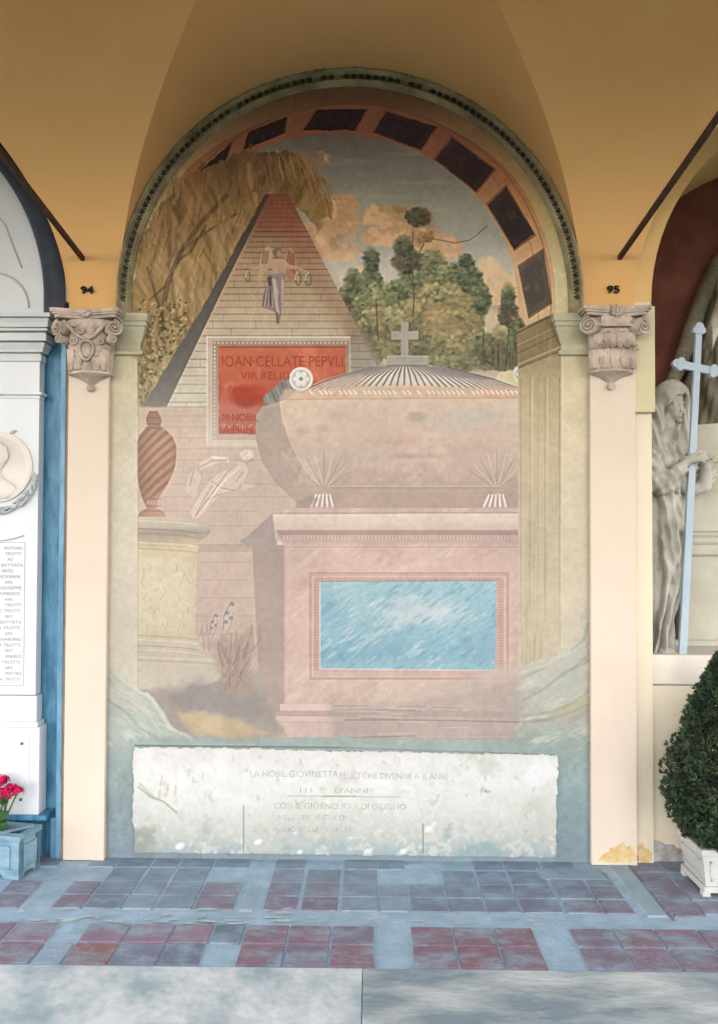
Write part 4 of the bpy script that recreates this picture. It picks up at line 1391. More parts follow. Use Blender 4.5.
def arc_sweep(bm, prof, a0=0.0, a1=PI, n=NA, wob=0.0, seed=1):
    rr = random.Random(seed)
    rows = []
    for k in range(-1, n + 2):                           # one straight step at each foot brings it down to the imposts
        foot = -LEG if k in (-1, n + 1) else 0.0
        t = a0 + (a1 - a0) * min(max(k, 0), n) / n
        top = max(0.0, math.sin(t) - .35) / .65
        row = []
        for (r, o) in prof:
            r2 = r + (rr.uniform(-wob, wob) * top if wob else 0)
            row.append(bm.verts.new((X_ARCH + r2 * math.cos(t), -o + (rr.uniform(-wob, wob) * .5 * top if wob else 0), Z_SPRING + r2 * math.sin(t) + foot)))
        rows.append(row)
    fs = []
    for i in range(n + 2):
        for k in range(len(prof) - 1):
            fs.append(bm.faces.new((rows[i][k], rows[i][k + 1], rows[i + 1][k + 1], rows[i + 1][k])))
    bmesh.ops.recalc_face_normals(bm, faces=fs)


Ro = R_ARCH - 0.002
bm = bmesh.new()
arc_sweep(bm, [(Ro, 0.0), (Ro, .044), (Ro - .005, .052), (Ro - .011, .050), (Ro - .014, .030)], wob=.004)
obj('outer_fillet', bm, M_MOULD, am, angle=40)
bm = bmesh.new()
arc_sweep(bm, [(Ro - .014, .031), (Ro - .019, .018), (Ro - .043, .016), (Ro - .046, .026)])
obj('hollow', bm, M_MOULD, am, angle=40)
bm = bmesh.new()
arc_sweep(bm, [(Ro - .045, .014), (Ro - .046, .030), (Ro - .050, .033), (Ro - .056, .031), (Ro - .058, .020), (Ro - .063, .018), (Ro - .066, .008), (Ro - .067, -.003)], wob=.0015, seed=4)
obj('inner_fillet', bm, M_MOULD, am, angle=40)
bm = bmesh.new()
n_leaf = 96
rl = random.Random(9)
for k in range(n_leaf):
    t = PI * (k + .5) / n_leaf
    if rl.random() < .07 and .25 < t / PI < .75:
        continue
    r0 = Ro - .031
    ct, st = math.cos(t), math.sin(t)
    base = Vector((X_ARCH + r0 * ct, -.019, Z_SPRING + r0 * st))
    er, et = Vector((ct, 0, st)), Vector((-st, 0, ct))
    # heart-shaped leaf: two lobes and a point
    for (du, dv, a_, b_, h_) in ((.006, .0065, .0105, .0072, .012), (.006, -.0065, .0105, .0072, .012), (-.006, 0, .011, .005, .011)):
        q = bmesh.ops.create_uvsphere(bm, u_segments=8, v_segments=5, radius=1.0)
        for v in q['verts']:
            c = v.co.copy()
            v.co = base + er * (du + c.x * a_) + et * (dv + c.y * b_) + Vector((0, -1, 0)) * (c.z * h_)
    q = bmesh.ops.create_uvsphere(bm, u_segments=6, v_segments=4, radius=1.0)
    t2 = t + PI / n_leaf / 2
    b2 = Vector((X_ARCH + r0 * math.cos(t2), -.019, Z_SPRING + r0 * math.sin(t2)))
    for v in q['verts']:
        c = v.co.copy()
        v.co = b2 + er * (-.004 + c.x * .013) + et * (c.y * .0028) + Vector((0, -1, 0)) * (c.z * .009)
obj('leaf_band', bm, M_MDARK, am, smooth=True)
bm = bmesh.new()                                         # crumbs of aged mortar where the moulding meets the vault
for k in range(60):
    t = rl.uniform(.16, .84) * PI
    r0 = Ro + rl.uniform(-.008, .004)
    s_ = rl.uniform(.004, .011)
    q = bmesh.ops.create_icosphere(bm, subdivisions=1, radius=1.0)
    for v in q['verts']:
        c = v.co * (1 + rl.uniform(-.25, .25))
        v.co = Vector((X_ARCH + r0 * math.cos(t) + c.x * s_ * 2.0 * abs(math.sin(t)) + c.x * s_ * .5, -.046 + c.y * s_, Z_SPRING + r0 * math.sin(t) + c.z * s_))
obj('mortar_remnants', bm, M_MOULD, am)

# house numbers stencilled on the two piers
M_BLACK = material('black_stencil_paint', lin(28, 24, 22), 0.8)


def number(s, px0, px1, py, label):
    a_, b_ = W(px0, py, -0.010), W(px1, py, -0.010)
    o = add_text('painted_number', s, .052, ((a_[0] + b_[0]) / 2, -0.0135, a_[2]), M_BLACK, None, 0.004, width=float(b_[0] - a_[0]), bold=.0010)
    tag(o, label, 'number')


number('94', 81, 93.5, 293.5, 'black painted number 94 on the ochre pier left of the painting')
number('95', 607, 619.5, 293, 'black painted number 95 on the ochre pier right of the painting')

# iron tie rods rising from each pier towards the front of the vault
M_IRON = material('rusty_iron', lin(92, 60, 46), 0.7, dark=lin(50, 36, 32), scale=30, bump=0.3, metal=.0)


def tie_rod(p0, p1, label):
    a_ = Vector(W(p0[0], p0[1], 0.03))
    lo, hi = -3.0, 0.0
    for _ in range(60):                                  # depth at which the rod, square to the wall, crosses the picture edge
        m_ = (lo + hi) / 2
        if abs(WX(p1[0], p1[1], m_) - CAM.x) > abs(a_.x - CAM.x):
            hi = m_
        else:
            lo = m_
    b_ = Vector(W(p1[0], p1[1], m_))
    d_ = (b_ - a_)
    # run on until the rod meets the vault
    s_ = 1.0
    for k in range(400):
        q = a_ + d_ * s_
        yy = min(max(-q.y, 0), 2 * B_HALF)
        h_ = Z_SPRING + R_ARCH * math.sqrt(max(0, 1 - ((B_HALF - yy) / B_HALF) ** 2))
        if q.z > h_ + .02 or q.y < Y_FRONT:
            break
        s_ += .01
    e_ = a_ + d_ * s_
    root = thing('iron_tie_rod', label, 'tie rod', a_)
    b = bmesh.new()
    u = d_.normalized()
    side = u.cross(Vector((0, 0, 1))).normalized()
    upv = side.cross(u)
    h = .0105
    c0 = [a_ + side * sx * h + upv * sz * h for sx, sz in ((-1, -1), (1, -1), (1, 1), (-1, 1))]
    prism(b, c0, e_ - a_)
    obj('rod', b, M_IRON, root)
    b = bmesh.new()
    lathe(b, [(.0, -.012), (.022, -.012), (.024, -.006), (.020, 0.0)], (a_.x, 0.0, a_.z), 16, axis='y')
    obj('anchor_plate', b, M_IRON, root)


tie_rod((87, 264), (0, 152), 'rusty iron tie rod rising from the pier left of the painting')
tie_rod((616, 263), (718, 117), 'rusty iron tie rod rising from the pier right of the painting')
# ------------------------------------------------------------------ the two hanging stone capitals
M_CAP = material('grey_brown_sandstone', lin(220, 203, 188), 0.92, dark=lin(164, 147, 134), scale=11, bump=0.6, bscale=70, lo=.32, hi=.62)


def place(fn, bm, n0):
    bm.verts.ensure_lookup_table()
    for v in list(bm.verts)[n0:]:
        v.co = fn(v.co)


def acanthus(bm, w, h, curl, lobes=3, depth=.010, n=16, m=10):
    """leaf standing in x (across), z (up), bulging to -y; base at origin"""
    g = []
    for i in range(n + 1):
        v = i / n
        wv = w * (.55 + .62 * math.sin(min(1, v * 1.05) * PI * .62)) * (1 - max(0, v - .72) / .28 * .72)
        wv *= 1 + .20 * abs(math.sin(v * PI * lobes)) - .10
        th = max(0, v - .55) / .45
        row = []
        for j in range(-m // 2, m // 2 + 1):
            u = j / (m / 2)
            x = wv * .5 * u
            y = -depth * (1 - .7 * u * u) - .0035 * math.cos(u * PI * 3) - curl * th ** 2 * (1 - .35 * abs(u)) - .003 * math.cos(v * PI * lobes * 2) * abs(u)
            z = h * (v - .26 * th ** 2)
            row.append(bm.verts.new((x, y, z)))
        g.append(row)
    fs = []
    for i in range(n):
        for j in range(m):
            fs.append(bm.faces.new((g[i][j], g[i][j + 1], g[i + 1][j + 1], g[i + 1][j])))
    # back skin so that the leaf has thickness
    gb = [[bm.verts.new(v.co + Vector((0, .006, 0))) for v in row] for row in g]
    for i in range(n):
        for j in range(m):
            bm.faces.new((gb[i][j + 1], gb[i][j], gb[i + 1][j], gb[i + 1][j + 1]))
    for i in range(n):
        for j in (0, m):
            a = (g[i][j], g[i + 1][j], gb[i + 1][j], gb[i][j])
            bm.faces.new(a if j == 0 else a[::-1])
    bm.faces.new([g[n][j] for j in range(m + 1)] + [gb[n][j] for j in range(m, -1, -1)])


def spiral(bm, r, turns, hand, thick):
    """volute in the x-z plane, centre at origin, face towards -y"""
    pts, rad = [], []
    n = int(turns * 22)
    for k in range(n + 1):
        t = k / n
        a = PI / 2 + hand * t * turns * 2 * PI
        q = r * (1 - t) ** .85 * .92 + r * .10
        pts.append((q * math.cos(a), -.004 - .012 * t, q * math.sin(a)))
        rad.append(thick * (1 - .55 * t))
    tube(bm, pts, rad, 8)
    q = bmesh.ops.create_uvsphere(bm, u_segments=10, v_segments=8, radius=r * .2)
    for v in q['verts']:
        v.co.y -= .018
    lathe(bm, [(0, -.004), (r * .9, -.004), (r * .98, .004), (r * .98, .055), (0, .055)], (0, 0, 0), 24, axis='y')


def on_bell(a, z, push=0.0):
    """point on the rounded-block bell at angle a (radians) and height z"""
    hx = float(np.interp(z, [-.322, -.22, -.10], [.107, .113, .116]))
    hy = float(np.interp(z, [-.322, -.22, -.10], [.086, .090, .096]))
    e = .55
    return Vector(((hx + push) * math.copysign(abs(math.sin(a)) ** e, math.sin(a)), -(hy + push) * max(0, math.cos(a)) ** e, z))


def capital(xc, z_top, label, kind):
    """local frame: x to the right, y = 0 on the pilaster face, z = 0 at the top of the abacus"""
    root = thing('hanging_capital', label, 'capital', (xc, 0, z_top))
    T = lambda c: Vector((xc + c.x, -.030 + c.y * .80, z_top + c.z * .955))

    def emit(name, bm, smooth=True, angle=None, par=None):
        place(T, bm, 0)
        bmesh.ops.recalc_face_normals(bm, faces=bm.faces)
        return obj(name, bm, M_CAP, par or root, smooth if angle is None else False, angle)
    hw = .178 if kind == 'shield' else .172
    # abacus with hollowed front
    bm = bmesh.new()
    for (w, d, z0, z1, hol) in ((hw, .150, -.019, 0, .036), (hw - .010, .142, -.030, -.019, .036), (hw - .020, .130, -.046, -.030, .034)):
        pts = [(-w, 0.004, z0), (-w, -d * .55, z0), (-w + .004, -d, z0), (-w + .022, -d - .006, z0)]
        for k in range(1, 16):
            t = k / 16
            pts.append((-w + .022 + (2 * w - .044) * t, -d - .006 + hol * math.sin(t * PI), z0))
        pts += [(w - .022, -d - .006, z0), (w - .004, -d, z0), (w, -d * .55, z0), (w, 0.004, z0)]
        prism(bm, pts, (0, 0, z1 - z0))
    aba = emit('abacus', bm, angle=40)
    # flower in the middle of the abacus
    bm = bmesh.new()
    if kind == 'shield':
        for k in range(6):
            a = k * PI / 3
            q = bmesh.ops.create_uvsphere(bm, u_segments=10, v_segments=7, radius=1)
            for v in q['verts']:
                c = v.co.copy()
                v.co = Vector((.017 * math.cos(a) + c.x * .014, -.124 + c.y * .016, -.020 + .014 * math.sin(a) + c.z * .012))
        q = bmesh.ops.create_uvsphere(bm, u_segments=10, v_segments=7, radius=.011)
        for v in q['verts']:
            v.co += Vector((0, -.142, -.020))
    else:
        for s in (-1, 1):
            for k in range(4):
                z = -.004 - k * .0125
                pts = [(s * .004, -.128, z - .006), (s * .016, -.140, z - .002), (s * (.032 - .002 * k), -.126, z + .008)]
                tube(bm, pts, [.0062, .0074, .0045], 8)
        tube(bm, [(0, -.132, -.058), (0, -.142, -.03), (0, -.130, .008)], [.006, .008, .006], 8)
    emit('fleuron', bm, par=aba)
    # bell: rounded block tapering down
    bm = bmesh.new()
    rows = []
    prof = [(-.046, .118, .100), (-.070, .122, .106), (-.085, .124, .108), (-.100, .116, .096), (-.150, .116, .092), (-.220, .113, .090), (-.300, .109, .088), (-.322, .107, .086)]
    for (z, hx, hy) in prof:
        row = []
        for k in range(33):
            a = -PI / 2 + PI * k / 32
            e = .55
            sx = math.copysign(abs(math.sin(a)) ** e, math.sin(a))
            cy = max(0, math.cos(a)) ** e
            row.append(bm.verts.new((hx * sx, -hy * cy, z)))
        rows.append(row)
    for i in range(len(rows) - 1):
        for k in range(32):
            bm.faces.new((rows[i][k], rows[i + 1][k], rows[i + 1][k + 1], rows[i][k + 1]))
    bm.faces.new(rows[0])
    bm.faces.new(rows[-1][::-1])
    bell = emit('bell', bm, angle=50)
    # corner volutes
    for s in (-1, 1):
        bm = bmesh.new()
        spiral(bm, .046 if kind == 'leaf' else .040, 2.3, -s, .0085)
        ang = s * math.radians(34)
        R = Matrix.Rotation(ang, 4, 'Z')
        off = Vector((s * (.132 if kind == 'leaf' else .140), -.112, -.098 if kind == 'leaf' else -.100))
        place(lambda c: R @ c + off, bm, 0)
        n0 = len(bm.verts)
        if kind == 'shield':
            spiral(bm, .024, 1.6, s, .006)
            off2 = Vector((s * .135, -.115, -.158))
            place(lambda c: R @ c + off2, bm, n0)
        emit('volute', bm)
    # carving on the bell
    if kind == 'leaf':
        for k, a in enumerate((-58, -17, 0, 17, 58)):
            bm = bmesh.new()
            acanthus(bm, .056, .135, .034, depth=.016)
            ar = math.radians(a)
            R = Matrix.Rotation(ar * .75, 4, 'Z')
            off = on_bell(ar * .9, -.318, .001)
            place(lambda c: R @ c + off, bm, 0)
            emit('acanthus_leaf', bm, par=bell)
        for k, a in enumerate((-36, -7, 7, 36)):
            bm = bmesh.new()
            acanthus(bm, .050, .120, .030, depth=.016)
            ar = math.radians(a)
            R = Matrix.Rotation(ar * .75, 4, 'Z')
            off = on_bell(ar * .9, -.222, .0)
            place(lambda c: R @ c + off, bm, 0)
            for s in (-1, 1):
                n0 = len(bm.verts)
                spiral(bm, .014, 1.5, s, .0042)
                o3 = off + Vector((s * .018, -.022, .020))
                place(lambda c: R @ c + o3, bm, n0)
            emit('acanthus_leaf', bm, par=bell)
        bm = bmesh.new()                                 # plain echinus under the abacus
        prism(bm, [(-.075, 0, -.088), (-.075, -.112, -.088), (-.05, -.122, -.088), (.05, -.122, -.088), (.075, -.112, -.088), (.075, 0, -.088)], (0, 0, .040))
        tube(bm, [(-.10, -.108, -.094), (-.05, -.120, -.096), (.05, -.120, -.096), (.10, -.108, -.094)], .0085, 8)
        emit('echinus', bm, angle=45)
    else:
        for s in (-1, 1):                                # scrolling garland below the abacus
            bm = bmesh.new()
            pts, rad = [], []
            for k in range(15):
                t = k / 14
                pts.append((s * (.118 - .112 * t), -.104 - .016 * math.sin(t * PI), -.062 - .092 * math.sin(t * PI * .5) ** 1.3))
                rad.append(.0105 - .003 * t)
            tube(bm, pts, rad, 8)
            pts = [(s * (.112 - .09 * k / 8), -.108, -.058 - .030 * math.sin(k / 8 * PI)) for k in range(9)]
            tube(bm, pts, .006, 8)
            n0 = len(bm.verts)
            spiral(bm, .020, 1.6, s, .005)
            place(lambda c: c + Vector((s * .030, -.108, -.112)), bm, n0)
            emit('garland', bm, par=bell)
        bm = bmesh.new()                                 # shield on the bell
        q = bmesh.ops.create_uvsphere(bm, u_segments=20, v_segments=12, radius=1)
        for v in q['verts']:
            c = v.co.copy()
            v.co = Vector((c.x * .027, -.098 + c.y * .020, -.215 + c.z * .040))
        th = [(.034 * math.sin(t) * (1 - .18 * math.cos(t) * -1), -.106, -.216 + .052 * math.cos(t)) for t in np.linspace(0, 2 * PI, 33)]
        tube(bm, th, .0075, 8)
        tube(bm, [(0, -.108, -.200), (0, -.112, -.212), (0, -.106, -.230)], [.009, .010, .006], 8)
        emit('shield', bm, par=bell)
        for (x, a) in ((-.084, -48), (-.048, -22), (.048, 22), (.084, 48)):
            bm = bmesh.new()
            acanthus(bm, .046, .150 if abs(x) > .06 else .090, .022, depth=.015)
            R = Matrix.Rotation(math.radians(a * .7), 4, 'Z')
            off = Vector((x, -.086 - .004 + max(0, abs(x) - .06) * .5, -.318))
            place(lambda c: R @ c + off, bm, 0)
            emit('acanthus_leaf', bm, par=bell)
        for s in (-1, 1):
            bm = bmesh.new()
            spiral(bm, .022, 1.8, s, .006)
            place(lambda c: c + Vector((s * .070, -.092, -.165)), bm, 0)
            emit('scroll', bm, par=bell)
    # bottom rim and turned pendant
    bm = bmesh.new()
    hx = .112
    lathe(bm, [(.100, -.314), (.112, -.318), (.117, -.326), (.114, -.334), (.100, -.338), (.076, -.346), (.050, -.358), (.030, -.372), (.018, -.380), (.014, -.386)], (0, 0, 0), 32, PI, 2 * PI, 1.0, .88)
    rim = emit('pendant', bm, angle=50)
    bm = bmesh.new()
    q = bmesh.ops.create_uvsphere(bm, u_segments=14, v_segments=10, radius=.021)
    for v in q['verts']:
        v.co += Vector((0, -.024, -.402))
    emit('drop', bm, par=rim)
    return root


P_ = W(90.5, 388, -0.05)
Q_ = W(85, 308, -0.14)
capital(float(P_[0]), float(Q_[2]), 'worn grey stone capital with a small shield, left of the painting', 'shield')
P_ = W(611.5, 384, -0.05)
Q_ = W(613.5, 305.5, -0.14)
capital(float(P_[0]), float(Q_[2]), 'worn grey stone capital with curled leaves, right of the painting', 'leaf')
# ------------------------------------------------------------------ whitewashed inscription panel at the foot of the painting
sv = Canvas(128, 740, 564, 862, 1.6, seed=8)
X2, Y2 = sv.X, sv.Y
f2, m2, b2 = sv.noise(4, octaves=3, seed=91), sv.noise(16, octaves=5, seed=92), sv.noise(60, octaves=4, seed=93)
sv.mask(np.ones_like(X2), ramp([(745, (236, 233, 226)), (780, (240, 238, 233)), (810, (228, 228, 221)), (835, (206, 210, 203)), (856, (172, 186, 190))]))
sv.mask(ss(b2 + .4 * m2 + (X2 - 380) / 330, .15, .85), (208, 206, 196), .7)
sv.mask(ss(m2 + .5 * f2, .28, .8) * ss(X2, 400, 470) * ss(Y2, 765, 790) * ss(-X2, -545, -520), (160, 174, 172), .9)
sv.mask(ss(m2 + .4 * b2, .0, .8) * ss(Y2, 795, 840) * ss(-X2, -235, -195), (160, 166, 154), .85)
sv.mask(ss(-m2 + .5 * f2, .2, .8) * ss(Y2, 805, 845), (236, 232, 222), .6)
sv.mask(ss(m2 - .3 * b2, .1, .8) * ss(Y2, 815, 850) * ss(X2, 240, 280), (150, 176, 182), .7)
sv.mask(ss(1 - np.hypot((X2 - 536) / 22, (Y2 - 775) / 24) + .5 * m2, .1, .8), (244, 244, 242), .9)
sv.mask(ss(1 - np.hypot((X2 - 405) / 16, (Y2 - 788) / 7) + .5 * m2, .1, .8), (250, 250, 248), .9)
for (x, y, w_) in ((368, 851, 4), (403, 851, 4), (429, 829, 5), (180, 846, 5), (434, 824, 3), (258, 842, 4), (135, 825, 2), (300, 852, 3)):
    sv.ell(x, y, w_, w_ * .6, (250, 250, 248), .9, 1.0, rot=-.4)
for k in range(90):
    r = sv.rng
    sv.ell(r.uniform(140, 555), r.uniform(752, 850), r.uniform(1, 4), r.uniform(.6, 2), [(200, 198, 188), (248, 247, 244), (214, 206, 192), (186, 192, 188)][r.integers(4)], .5, .8, r.uniform(0, 3))
sv.line([(138, 787), (150, 796), (164, 802), (177, 813)], (150, 150, 138), 1.5, .75)
sv.line([(140, 784), (154, 798)], (190, 186, 172), 2.4, .6)
sv.line([(243.5, 806), (243.5, 854)], (126, 136, 134), 1.1, .8)
sv.line([(423, 824), (423, 853)], (112, 124, 126), 1.1, .85)
sv.line([(288, 796), (338, 796.3), (375, 796.8), (400, 797)], (184, 184, 178), 1.0, .8)
sv.line([(322, 796.2), (356, 796.5)], (150, 150, 144), 1.1, .8)
for (x, y) in ((162, 776), (168, 784), (176, 786), (160, 790)):
    sv.line([(x, y), (x - 1, y + 9)], (206, 192, 172), 2, .6)
sv.line([(185, 772), (190, 769), (188, 776)], (196, 190, 178), 1.0, .7)
sv.line([(193, 778), (193, 782), (197, 782)], (190, 188, 180), 1.2, .7)
sv.line([(300, 759), (301, 764)], (176, 174, 166), 1.2, .7)
sv.ell(397, 760, 3.6, 2.8, (206, 206, 200), .8, .6)
sv.ell(397, 760.3, 2.7, 2.0, (240, 239, 234), .9, .6)
sv.img *= (1 + .022 * f2 + .03 * m2)[..., None]
top = 746.5 + (X2 - 135) * .0205 + 1.2 * m2 + 1.2 * f2 - 3.0 * ss(m2, .3, .9)
lef = 133.5 + 1.2 * f2 + 1.4 * m2
rig = 557.5 - (Y2 - 755) * .014 + 1.0 * f2 + 1.2 * m2
bot = 852 + (X2 - 133) * .0118 + .6 * f2
keep2 = (Y2 > top) & (X2 > lef) & (X2 < rig) & (Y2 < bot)
M_PANEL = material('flaking_whitewash', (1, 1, 1), 0.9, attr='pigment', bump=0.35, bscale=38, spec=0.2)
panel = thing('inscription_panel', 'flaking whitewashed panel with faded lettering under the painting', 'panel', (X_ARCH, 0, 0))
res = canvas_mesh(sv, pigment(sv.img, Y2), keep2, -0.008, sv.reg, M_PANEL, panel, {0: ('whitewash_face', 'flaking white face with grey blotches')})
M_CORE = material('panel_mortar', lin(200, 196, 184), 0.95, dark=lin(150, 156, 150), scale=12)
bm = bmesh.new()
c4 = [W(*p, -0.007) for p in ((137, 749.5), (555, 758), (553.5, 855), (136.5, 851.5))]
prism(bm, [tuple(p) for p in c4], (0, 0.009, 0))
obj('mortar_bed', bm, M_CORE, panel)
M_FADED = material('faded_lettering', lin(146, 146, 140), 0.9, dark=lin(196, 194, 188), scale=26, lo=.36, hi=.66)
for s_, x0_, x1_, yb, hpx in (('LA NOBIL GIOVINETTA', 250, 338, 776.5, 6.4), ('FELICI CHE DIVENNE A X ANNI', 340, 448, 778.5, 6.2), ('I I I   E   D\'ANNI', 300, 368, 792.5, 5.2), ('COSI IL GIORNO XXV DI GIUGNO', 274, 406, 808.5, 6), ('NELL VERDE ETA DI', 278, 346, 819.8, 5.2),
                              ('LASCIANDO NELLE TENEBRE', 254, 352, 831.5, 5.6), ('DOLCE MEMORIA', 281, 333, 842.5, 5.2)):
    a_, b_ = W(x0_, yb, -0.0085), W(x1_, yb, -0.0085)
    add_text('lettering', s_, hpx / 194 * 1.38, ((a_[0] + b_[0]) / 2, -0.0085, a_[2]), M_FADED, res[0], 0.0003, width=float(b_[0] - a_[0]))
# ------------------------------------------------------------------ left bay: white marble wall tomb in a blue marble surround
M_WHITE = material('white_marble', lin(232, 234, 238), 0.45, dark=lin(220, 225, 231), scale=3.0, bump=0.05, bscale=30, spec=0.4)
M_GREYM = material('grey_marble_cornice', lin(196, 200, 200), 0.5, dark=lin(176, 184, 186), scale=4.0, bump=0.06, bscale=40)
M_CORN = material('white_grey_cornice_marble', lin(222, 226, 226), 0.5, dark=lin(200, 207, 208), scale=4.0, bump=0.06, bscale=40)
M_BLUE = material('blue_grey_marble', lin(96, 156, 188), 0.4, dark=lin(60, 114, 152), scale=7.0, bump=0.12, bscale=40, stretch=(3, 3, .7), spec=.45, lo=.36, hi=.62)
M_BLUEL = material('pale_blue_marble_edge', lin(126, 172, 198), 0.4, dark=lin(84, 134, 168), scale=6.0, bump=0.1, bscale=40, stretch=(3, 3, .8), spec=.45)
M_DARKM = material('dark_slate_marble', lin(34, 54, 78), 0.45, dark=lin(16, 30, 48), scale=5.0, bump=0.1, bscale=30, spec=.4)
M_LETTER = material('grey_cut_lettering', lin(150, 152, 154), 0.8)
M_PORTRAIT = material('cream_marble_relief', lin(234, 228, 220), 0.5, dark=lin(226, 219, 210), scale=6)
YB_ = 0.075                                              # blue marble at the back of the recess
bm = bmesh.new()
box(bm, -3.95, PIER_L0 + .012, YB_ + .03, YB_ + .25, -0.02, 4.25)
struct('wall_far_left', bm, M_OCHRE)
tomb = thing('wall_tomb', 'white marble wall tomb with round portrait medallion in a blue marble surround', 'tomb', (-2.0, 0, 0))


def XR(px, py, y=0.0):
    return WX(px, py, y)


XL = -3.05                                               # hidden left end, beyond the picture
bm = bmesh.new()
box(bm, XL, XR(59, 560, -.01), YB_, YB_ + .03, 0, WZ(30, 300, YB_))
obj('surround_back', bm, M_BLUE, tomb)
bm = bmesh.new()
box(bm, XR(58.6, 560, -.02), XR(63.8, 560, -.02), -0.02, YB_ + .03, 0, WZ(60, 318, -.02), bevel=.004)
obj('surround_edge', bm, M_BLUEL, tomb)
# dark arch band and pale tympanum
xc_l = X_ARCH - PITCH
bm = bmesh.new()
n = 64
rows = []
for k in range(n + 1):
    t = PI * k / n
    row = []
    for (r, y) in ((1.203, YB_), (1.203, -.020), (1.190, -.028), (1.104, -.028), (1.092, -.018), (1.092, YB_)):
        row.append(bm.verts.new((xc_l + r * math.cos(t), y, Z_SPRING - .06 + (r * math.sin(t)) + .06 * (1 if k else 0))))
    rows.append(row)
for i in range(n):
    for k in range(5):
        bm.faces.new((rows[i][k], rows[i][k + 1], rows[i + 1][k + 1], rows[i + 1][k]))
bm.faces.new(rows[0])
bm.faces.new(rows[-1][::-1])
bmesh.ops.recalc_face_normals(bm, faces=bm.faces)
obj('arch_band', bm, M_DARKM, tomb, angle=40)
bm = bmesh.new()
prism(bm, arch_poly(xc_l, 1.10, Z_SPRING - .1, Z_SPRING, .03), (0, .05, 0))
tymp = obj('tympanum', bm, M_WHITE, tomb)
bm = bmesh.new()
cx_, cz_ = WX(-6, 308, .03), WZ(-6, 308, .03)
for r_ in (.185,):
    pts = [(cx_ + r_ * math.cos(t), .03, cz_ + r_ * math.sin(t)) for t in np.linspace(0, PI, 40)]
    tube(bm, pts, .006, 6)
pts = [(WX(px, py, .03), .03, WZ(px, py, .03)) for px, py in ((-40, 190), (-10, 206), (6, 226), (14, 248), (22, 268))]
tube(bm, pts, .005, 6)
obj('carved_ring', bm, M_GREYM, tymp, smooth=True)
# entablature
z = lambda py: WZ(30, py, -.02)
x_body = XR(39.2, 400, 0.0)


def run(prof, name, mat, xbase):
    b = bmesh.new()
    profile_run(b, prof, XL, xbase, 0.0, False, True, depth_back=.05)
    obj(name, b, mat, tomb)


run([(0.0, z(361)), (0.012, z(360.4)), (0.012, z(353.8)), (0.000, z(353.6)), (0.000, z(352.2)), (0.024, z(352)), (0.026, z(350)), (0.040, z(346)), (0.046, z(344)), (0.026, z(343.8)), (0.026, z(342.4)),
     (0.056, z(342.2)), (0.056, z(334.8)), (0.038, z(334.6)), (0.038, z(333.2)), (0.067, z(333)), (0.067, z(331)), (0.052, z(330.8)), (0.052, z(329.6)), (0.066, z(329.4)), (0.070, z(325)), (0.080, z(321.8)),
     (0.070, z(321.6)), (0.070, z(320.6)), (0.090, z(320.4)), (0.090, z(316.8)), (0.03, z(315.5)), (0.0, z(315.5))], 'cornice', M_CORN, x_body)
bm = bmesh.new()
box(bm, XL, x_body, 0.0, .06, z(398), z(360))
obj('frieze', bm, M_WHITE, tomb)
run([(0.0, z(398)), (0.006, z(397.6)), (0.008, z(395.6)), (0.002, z(395.4)), (0.002, z(394.6)), (0.018, z(394.4)), (0.020, z(392)), (0.0, z(391.4))], 'string_moulding', M_WHITE, x_body)
bm = bmesh.new()
box(bm, XL, XR(38.6, 450), 0.0, .06, z(695.5), z(398))
slab = obj('name_slab', bm, M_WHITE, tomb)
bm = bmesh.new()
box(bm, XL, XR(36.5, 710, -.008), -.008, .06, z(722), z(696.3), bevel=.002)
obj('slab_base', bm, M_WHITE, tomb)
bm = bmesh.new()
box(bm, XL, XR(39, 770, -.03), -.03, .06, z(814), z(727), bevel=.003)
box(bm, XL, XR(37.5, 724, -.018), -.018, .06, z(727), z(722), bevel=.002)
obj('plinth', bm, M_WHITE, tomb)
bm = bmesh.new()
z2 = lambda py: WZ(20, py, -.034)
box(bm, XL, XR(29, 770, -.036), -.036, -.028, z2(804), z2(737), bevel=.0015)
plaque = obj('plaque', bm, M_WHITE, tomb)
M_BOLT = material('bronze_bolt', lin(110, 112, 116), 0.4, metal=.6)
for (px, py) in ((22, 743.5), (21, 799.5)):
    p = W(px, py, -.036)
    bm = bmesh.new()
    lathe(bm, [(0, -.010), (.004, -.0095), (.0075, -.006), (.008, 0)], tuple(p), 14, axis='y')
    obj('bolt', bm, M_BOLT, plaque, smooth=True)
bm = bmesh.new()
box(bm, XL, XR(45, 815, -.05), -.042, .07, z(819), z(814), bevel=.002)
box(bm, XL, XR(40, 840, 0), .02, .07, 0, z(819))
obj('foot_step', bm, M_BLUE, tomb)  # recess under the step: blue tone stands in for its shadow
bm = bmesh.new()
box(bm, XR(50.5, 830, 0.0), XR(57, 830, 0.0), -0.005, YB_, 0, WZ(52, 818, 0), bevel=.004)
obj('corner_block', bm, M_BLUEL, tomb)
# portrait medallion in relief: rimmed disc, head in profile, leaf wreath
pc = W(-2, 467, 0.0)
bm = bmesh.new()
r0 = (WX(33, 470, 0) - pc[0])
lathe(bm, [(0, -.010), (r0 * .80, -.008), (r0 * .84, -.016), (r0 * .90, -.020), (r0 * .96, -.014), (r0, -.012), (r0, .01)], tuple(pc), 56, axis='y')
med = obj('medallion', bm, M_PORTRAIT, tomb, angle=50)


